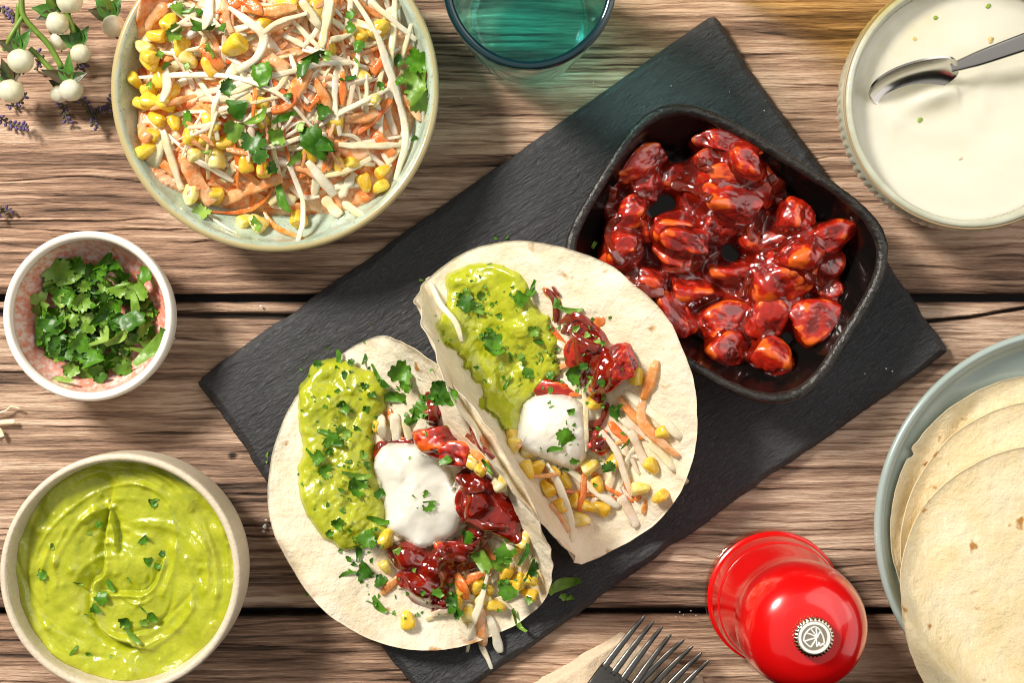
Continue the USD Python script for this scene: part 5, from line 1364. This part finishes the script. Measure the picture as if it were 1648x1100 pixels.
put(GLASS, 'glass_wall', lathe(np.vstack([[(0.0, 0.0006)], po]), 128, k0[:2]), 'clear_glass')
put(GLASS, 'tinted_lining', lathe(pi_[:cutz + 1], 128, k0[:2]), 'pale_teal_glass')
put(GLASS, 'tinted_bottom', lathe(pi_[cutz:], 128, k0[:2]), 'teal_glass')
put(GLASS, 'rim', lathe(smooth_profile([(RGL - 0.0038, 0.0846), (RGL - 0.0036, 0.0862), (RGL - 0.0020, 0.0872), (RGL - 0.0002, 0.0864), (RGL + 0.0001, 0.0846), (RGL - 0.0020, 0.0836), (RGL - 0.0038, 0.0846)], 5), 128, k0[:2]), 'dark_glass')
dots = []
for a in np.linspace(math.radians(205), math.radians(300), 26):   # moulded knurls in the foot
    b_ = trimesh.creation.box((0.0004, 0.0022, 0.0005)); b_ = rot(b_, 0, 0, a - 1.57 + 0.5); b_.apply_translation((k0[0] + 0.0165 * math.cos(a), k0[1] + 0.0165 * math.sin(a), 0.0099)); dots.append(b_)
put(GLASS, 'moulded_marks', trimesh.util.concatenate(dots), 'clear_glass', smooth=False, kind='stuff')

# ------------------------------------------------------------------ red pepper mill
mc = at(1241, 959, 0)
MILL = thing('pepper_mill', 'glossy red pepper mill with metal knob standing beside the forks', 'pepper mill', mc)
put(MILL, 'clear_base', lathe(smooth_profile([(0.0, 0.0005), (0.0298, 0.0005), (0.0309, 0.0015), (0.0311, 0.0060), (0.0306, 0.0110), (0.0285, 0.0118)], 5), 96, mc[:2]), 'clear_acrylic')
put(MILL, 'body', lathe(smooth_profile([(0.0, 0.0090), (0.0296, 0.0090), (0.0304, 0.0110), (0.0303, 0.0180), (0.0292, 0.0255), (0.0281, 0.0262), (0.0281, 0.0268), (0.0284, 0.0280), (0.0268, 0.0350), (0.0246, 0.0440), (0.0240, 0.0500), (0.0243, 0.0545), (0.0247, 0.0560), (0.0238, 0.0568)], 7), 128, mc[:2]), 'red_lacquer')
put(MILL, 'head', lathe(smooth_profile([(0.0225, 0.0570), (0.0240, 0.0580), (0.0262, 0.0620), (0.0276, 0.0700), (0.0280, 0.0770), (0.0272, 0.0850), (0.0248, 0.0925), (0.0205, 0.0980), (0.0150, 0.1012), (0.0100, 0.1026), (0.0, 0.1030)], 9), 144, mc[:2]), 'red_lacquer')
kn = lambda a, k: 1 + (0.035 * np.sign(np.sin(a * 30)) * np.abs(np.sin(a * 30)) ** 0.6 if 1 <= k <= 4 else 0 * a)
put(MILL, 'knob', lathe([(0.0060, 0.1020), (0.0078, 0.1030), (0.0083, 0.1038), (0.0083, 0.1062), (0.0079, 0.1070), (0.0070, 0.1074), (0.0066, 0.1068), (0.0, 0.1068)], 360, mc[:2], kn), 'brass_steel', smooth=35)
put(MILL, 'emblem_ring', lathe([(0.0066, 0.1067), (0.0066, 0.1076), (0.0055, 0.1076), (0.0055, 0.1067)], 96, mc[:2]), 'white_enamel', smooth=30)
em = []
ZE = 0.1073


def stroke(pts, w=0.00032):
    em.append(sweep(np.array([(mc[0] + x * 0.0052, mc[1] + y * 0.0052, ZE) for x, y in smooth_profile(pts, 5)]), w, 0.0004, 6))


stroke([(-0.85, -0.25), (-0.75, 0.2), (-0.45, 0.6), (0.0, 0.85), (0.35, 0.7), (0.6, 0.3), (0.75, -0.1), (0.8, -0.45)])
stroke([(-0.85, -0.25), (-0.45, -0.65), (-0.25, -0.75)])
for q in ((-0.62, 0.36), (-0.25, 0.66), (0.15, 0.76), (0.5, 0.45)):
    stroke([(q[0], q[1]), (q[0] * 0.5 + 0.1, q[1] * 0.5 + 0.05), (0.25, 0.0)])
stroke([(-0.8, -0.3), (-0.2, -0.12), (0.25, 0.0)])
stroke([(-0.25, -0.75), (0.0, -0.35), (0.15, -0.1), (0.2, -0.7), (0.4, -0.4), (0.45, -0.65), (0.7, -0.5), (0.8, -0.65)])
put(MILL, 'emblem', trimesh.util.concatenate(em), 'white_enamel', smooth=40)

# ------------------------------------------------------------------ napkin and two forks
npile = Pile(0.0, 0.11, -0.215, -0.12, 0.0006)
npoly = np.array([at(*q, 0.004)[:2] for q in ((852, 1112), (924, 1070), (1002, 1024), (1022, 1044), (1052, 1060), (1085, 1074), (1128, 1088), (1136, 1120), (1150, 1220), (830, 1220), (820, 1140))])
fold = lambda X, Y, d: 0.0022 * np.sin((X * 0.6 + Y) / 0.0075 + 2.0) * np.clip(d / 0.01, 0, 1) + 0.0008 * (fbm(P3(X, Y, 0, 0.006, 0.006), 2, 3) - 0.5)
m = npile.blob(npoly, 0.0052, edge=0.003, base_smooth=1, rough=0.0011, freq=0.012, seed=2, extra=fold, pix=False)
solo('napkin', m, 'napkin_cloth', 'folded beige cloth napkin under the two forks', 'napkin')


def fork(tips, back, z_tip, z_root, label, tine_len):
    """tips: pixels of the four tine ends; back: pixel direction along the handle."""
    P = [at(*t, z_tip) for t in tips]
    d = np.array([back[0], -back[1], 0.0]); d /= np.linalg.norm(d)
    s_ = np.array([-d[1], d[0], 0])
    mid = np.mean(P, 0)
    F = thing('fork', label, 'fork', mid + d * 0.05, 'dark forks on the napkin')
    zz = lambda t: np.interp(t, [0, .25, .6, 1], [z_tip, z_tip - 0.0022, z_root - 0.001, z_root])
    for p in P:
        t = np.linspace(0, 1, 16)
        root = mid + d * tine_len + s_ * ((p - mid) @ s_) * 1.08
        c = p[None] * (1 - t[:, None]) + root[None] * t[:, None]
        c[:, 2] = zz(t)
        put(F, 'tine', sweep(c, np.interp(t, [0, .08, .4, 1], [.00045, .0009, .00135, .00165]), np.interp(t, [0, .1, 1], [.0004, .0008, .0012]), 10, 3.0), 'black_metal')
    w0 = max(abs((p - mid) @ s_) for p in P) * 1.08 + 0.0016
    t = np.linspace(0, 1, 22)
    c = mid + d * (tine_len - 0.002 + t[:, None] * 0.036); c[:, 2] = z_root - 0.003 * np.sin(np.pi * t) + 0.006 * t ** 2
    put(F, 'fork_head', sweep(c, np.interp(t, [0, .1, .45, .75, 1], [w0, w0, w0 * .95, w0 * .5, .0032]), 0.0012, 16, 4.5), 'black_metal', smooth=50)
    c = mid + d * (tine_len + 0.032 + np.linspace(0, 1, 12)[:, None] * 0.06); c[:, 2] = z_root + 0.006
    put(F, 'handle', sweep(c, np.linspace(.0032, .0050, 12), 0.0016, 12, 3.0), 'black_metal')


fork([(1101, 1030), (1115, 1041), (1129, 1052), (1141, 1064)], (-0.70, 0.72), 0.010, 0.0085, 'black metal fork nearer the red mill, partly under the other fork', 0.031)
fork([(1038, 992), (1052, 1001), (1066, 1010), (1080, 1022)], (-0.60, 0.80), 0.017, 0.0155, 'black metal fork lying over the other fork, nearer the slate board', 0.032)

# ------------------------------------------------------------------ berry sprig and sea lavender
FS = 1359 / 420
FP = lambda x, y, z: at(*C_FLOW((x, y)), z)
SPRIG = thing('berry_sprig', 'sprig of white berries with green sepals beside the salad bowl', 'flower sprig', FP(130, 60, 0.0))
for pts, r in (([(105, -120, .030), (112, 0, .029), (122, 80, .028), (180, 155, .026), (255, 235, .024), (322, 350, .021)], .0014), ([(155, 250, .024), (220, 312, .022), (288, 388, .020)], .0013), ([(100, 20, .028), (92, 110, .026), (92, 190, .025)], .0013),
               ([(122, 80, .028), (60, 180, .030), (20, 260, .027)], .0011), ([(250, -60, .034), (300, -10, .032), (350, 70, .029), (385, 170, .026)], .0013), ([(200, -90, .040), (240, -20, .037), (290, 40, .033)], .0013), ([(500, -80, .030), (540, -20, .028), (575, 50, .024)], .0013), ([(0, 380, .024), (-60, 300, .026)], .0011), ([(300, -100, .042), (340, -60, .040)], .0012)):
    c = smooth_profile([FP(*p) for p in pts], 6)
    put(SPRIG, 'stem', sweep(c, r, r, 8, 2.0), 'stem_green')


def sepal(o, dir_, length, width, matn):
    """A pointed leaf from o along dir_."""
    d = np.array(dir_, float); d /= np.linalg.norm(d)
    s_ = np.cross(d, (0, 0, 1)); s_ /= np.linalg.norm(s_) + 1e-9
    n_ = np.cross(s_, d)
    t = np.linspace(0, 1, 12)[:, None]; q = np.linspace(-1, 1, 7)[None]
    hw = width * np.sin(np.pi * (0.12 + 0.88 * t) ** 0.8) * (1 - 0.25 * t)
    P = o + (t * length)[..., None] * d + (hw * q)[..., None] * s_ + (0.35 * hw * q ** 2 - 0.10 * length * t ** 2)[..., None] * n_
    top = P.reshape(-1, 3); k = len(top)
    f = grid_faces(12, 7)
    rim = np.r_[np.arange(7), np.arange(1, 12) * 7 + 6, 11 * 7 + np.arange(5, -1, -1), np.arange(10, 0, -1) * 7]
    b = np.roll(rim, -1)
    return trimesh.Trimesh(np.vstack([top, top - n_ * 0.0003]), np.vstack([f, f[:, ::-1] + k, np.stack([rim, rim + k, b + k], 1), np.stack([rim, b + k, b], 1)]), process=False), matn


def berry(x, y, r, z, hx, hy, leaves, dark=0):
    """hx, hy: screen direction from the berry to its stalk."""
    c = FP(x, y, z)
    rr_ = r / FS * S * (HC - z) / HC
    d = np.array([hx, -hy, 0.0]); d /= np.linalg.norm(d); d[2] = 0.45; d /= np.linalg.norm(d)
    u = np.array(_ico[3].vertices)
    al = u @ d
    k = 1 + 0.05 * al - 0.07 * np.exp(-((1 - al) / 0.12) ** 2) - 0.05 * np.exp(-((1 + al) / 0.06) ** 2)
    side = np.cross(d, (0, 0, 1)); k = k * (1 - 0.04 * np.exp(-((u @ side) / 0.25) ** 2) * (al < 0.3))
    b = put(SPRIG, 'berry', trimesh.Trimesh(c + u * (rr_ * k)[:, None], _ico[3].faces, process=False), 'white_berry')
    tp_, _ = lump(rr_ * .09, rr_ * .09, rr_ * .12, int(x), 1); tp_.apply_translation(c - d * rr_ * 0.97)
    put(b, 'berry_tip', tp_, 'dark_berry_tip')
    for ang, ln, wd, dk_ in leaves:
        a = math.radians(ang)
        m, mt = sepal(c + d * rr_ * 0.86, (math.cos(a), math.sin(a), 0.30), ln / FS * S, wd / FS * S, 'sepal_dark' if dk_ else 'sepal_green')
        put(b, 'sepal', m, mt)


berry(108, 318, 68, .026, -0.1, -1, [(155, 120, 34, 1), (95, 110, 28, 0), (55, 130, 34, 0)])
berry(58, 475, 66, .018, 0.1, -1, [(110, 120, 36, 1), (40, 90, 26, 1), (165, 70, 26, 0)])
berry(310, 490, 48, .012, 0.3, -1, [(150, 70, 22, 1)])
berry(372, 470, 62, .018, -0.1, -1, [(160, 150, 34, 1), (120, 110, 34, 0), (88, 140, 28, 0), (20, 110, 30, 1)])
berry(310, 215, 52, .016, -0.1, -1, [(150, 60, 30, 1)])
berry(300, 120, 62, .028, 0.1, -1, [(170, 130, 40, 0), (110, 120, 40, 0), (200, 110, 30, 1)])
berry(421, 278, 54, .020, -0.1, -1, [(155, 110, 36, 0), (100, 110, 42, 0), (60, 110, 32, 0), (190, 70, 24, 0)])
berry(362, 5, 68, .036, 0.1, -1, [(160, 120, 40, 0), (90, 100, 40, 0)])
berry(592, 137, 62, .014, -0.2, -1, [(165, 120, 40, 1), (110, 130, 46, 0), (60, 120, 40, 0), (130, 120, 40, 0)])
for k, (pts, nf, wh) in enumerate((([(280, 470), (315, 520), (335, 580), (355, 645)], 16, 'hanging below the middle berries'), ([(400, 505), (450, 540), (480, 600), (490, 640), (512, 668)], 17, 'curling towards the salad bowl'), ([(-20, 590), (40, 640), (100, 655), (148, 660)], 15, 'lying lowest on the wood'),
                                   ([(30, 545), (80, 550), (115, 520), (140, 480)], 10, 'under the lowest berry'), ([(-10, 30), (40, 60), (70, 90), (110, 95)], 15, 'in the top corner'), ([(180, 360), (210, 330), (190, 260)], 7, 'between the berries'), ([(470, 600), (520, 580), (565, 560), (590, 500)], 18, 'touching the salad bowl'), ([(400, 330), (420, 360), (450, 330)], 6, 'behind the small berry'), ([(-40, 1090), (10, 1105), (60, 1085)], 7, 'alone at the edge below the salad bowl'))):
    c = smooth_profile([FP(x, y, .004 + .003 * math.sin(i * 2 + k)) for i, (x, y) in enumerate(pts)], 6)
    SP = thing('sea_lavender', f'thin purple sea lavender sprig {wh}', 'flower sprig', c[0], 'sea lavender sprigs')
    put(SP, 'stem', sweep(c, .00045, .00045, 6, 2.0), 'dry_stem')
    g = np.random.default_rng(200 + k)
    cc = resample(c, nf + 2)[1:-1]
    tang = np.gradient(cc, axis=0)
    for i, (p, t) in enumerate(zip(cc, tang)):
        t = t / np.linalg.norm(t); s_ = np.array([-t[1], t[0], 0]) * (1 if i % 2 else -1)
        d = 0.55 * t + s_ + [0, 0, g.uniform(0, .5)]; d /= np.linalg.norm(d)
        ln = g.uniform(.0018, .0032)
        m = sweep(np.array([p, p + d * ln * .35, p + d * ln * .7, p + d * ln]), [.0003, .0006, .0008, .0005], [.0003, .0006, .0008, .0005], 6, 2.0)
        put(SP, 'floret', m, 'purple_floret' if g.random() < .6 else 'dry_stem')

# ------------------------------------------------------------------ small loose things
for k, (pts, w) in enumerate((([(-14, 668), (8, 662), (18, 655), (32, 658)], 3), ([(-16, 682), (6, 680), (24, 679)], 8), ([(-12, 700), (-2, 692), (4, 704)], 8))):
    c = smooth_profile([at(x, y, .0025) for x, y in pts], 6)
    solo('dried_petal', sweep(c, w * S * .5, .0005, 8, 2.4), 'cabbage_0', ('thin curled', 'broad pale', 'small pale')[k] + ' dried white petal on the wood below the pink bowl', 'petal')
g = np.random.default_rng(9)
for k, (x, y, r) in enumerate([(426, 848, 8), (424, 856, 6), (428, 838, 5), (420, 493, 5), (281, 545, 3), (1426, 594, 3), (1436, 598, 3), (1392, 602, 3), (1100, 990, 2), (1094, 986, 2), (1088, 994, 2), (1112, 984, 2), (1120, 992, 2), (1230, 178, 3), (1080, 138, 2), (1174, 148, 2), (742, 158, 2), (955, 133, 2)]):
    onslate = (x, y) in ((1426, 594), (1436, 598), (1392, 602), (1230, 178), (1080, 138), (1174, 148))
    m, _ = lump(r * S * .5, r * S * .4, r * S * .4, 900 + k, 1, planes=7, power=20)
    p = at(x, y, ZS + .0006 if onslate else .0006)
    m = rot(m, g.uniform(0, 3), g.uniform(0, 3), g.uniform(0, 3)); m.apply_translation(p)
    solo('salt_crystal', m, 'salt', f'white salt crystal on the {"slate" if onslate else "wood"}', 'salt', f'salt crystals on the {"slate" if onslate else "wood"}', smooth=False)

for _l in list(LABELS):
    if len(_l.split()) > 16: print('LONG', len(_l.split()), _l)

# ------------------------------------------------------------------ look-alikes told apart by size
for label, paths in list(LABELS.items()):
    if len(paths) < 2 or 'salt' in label or len(paths) > 8:
        continue
    size = []
    for p in paths:
        pr = stage.GetPrimAtPath(p)
        pts = np.array(UsdGeom.Mesh(pr).GetPointsAttr().Get()) if pr.IsA(UsdGeom.Mesh) else np.zeros((1, 3))
        size.append(float(np.prod(np.ptp(pts[:, :2], axis=0))))
    order = [paths[i] for i in np.argsort(size)]
    words = ['tiniest', 'smallest', 'small', 'smallish', 'largish', 'large', 'larger', 'largest']
    words = words[:(len(paths) + 1) // 2] + words[8 - len(paths) // 2:] if len(paths) > 5 else {2: ('smaller', 'larger'), 3: ('smallest', 'mid-sized', 'largest'), 4: ('smallest', 'smallish', 'largish', 'largest'), 5: ('smallest', 'smallish', 'mid-sized', 'largish', 'largest')}[len(paths)]
    for w, p in zip(words, order):
        full = f'{w} {label}'
        if len(full.split()) > 16:
            full = full.replace('coriander leaf', 'coriander').replace('carrot strip', 'carrot')
        stage.GetPrimAtPath(p).SetCustomDataByKey('label', full)
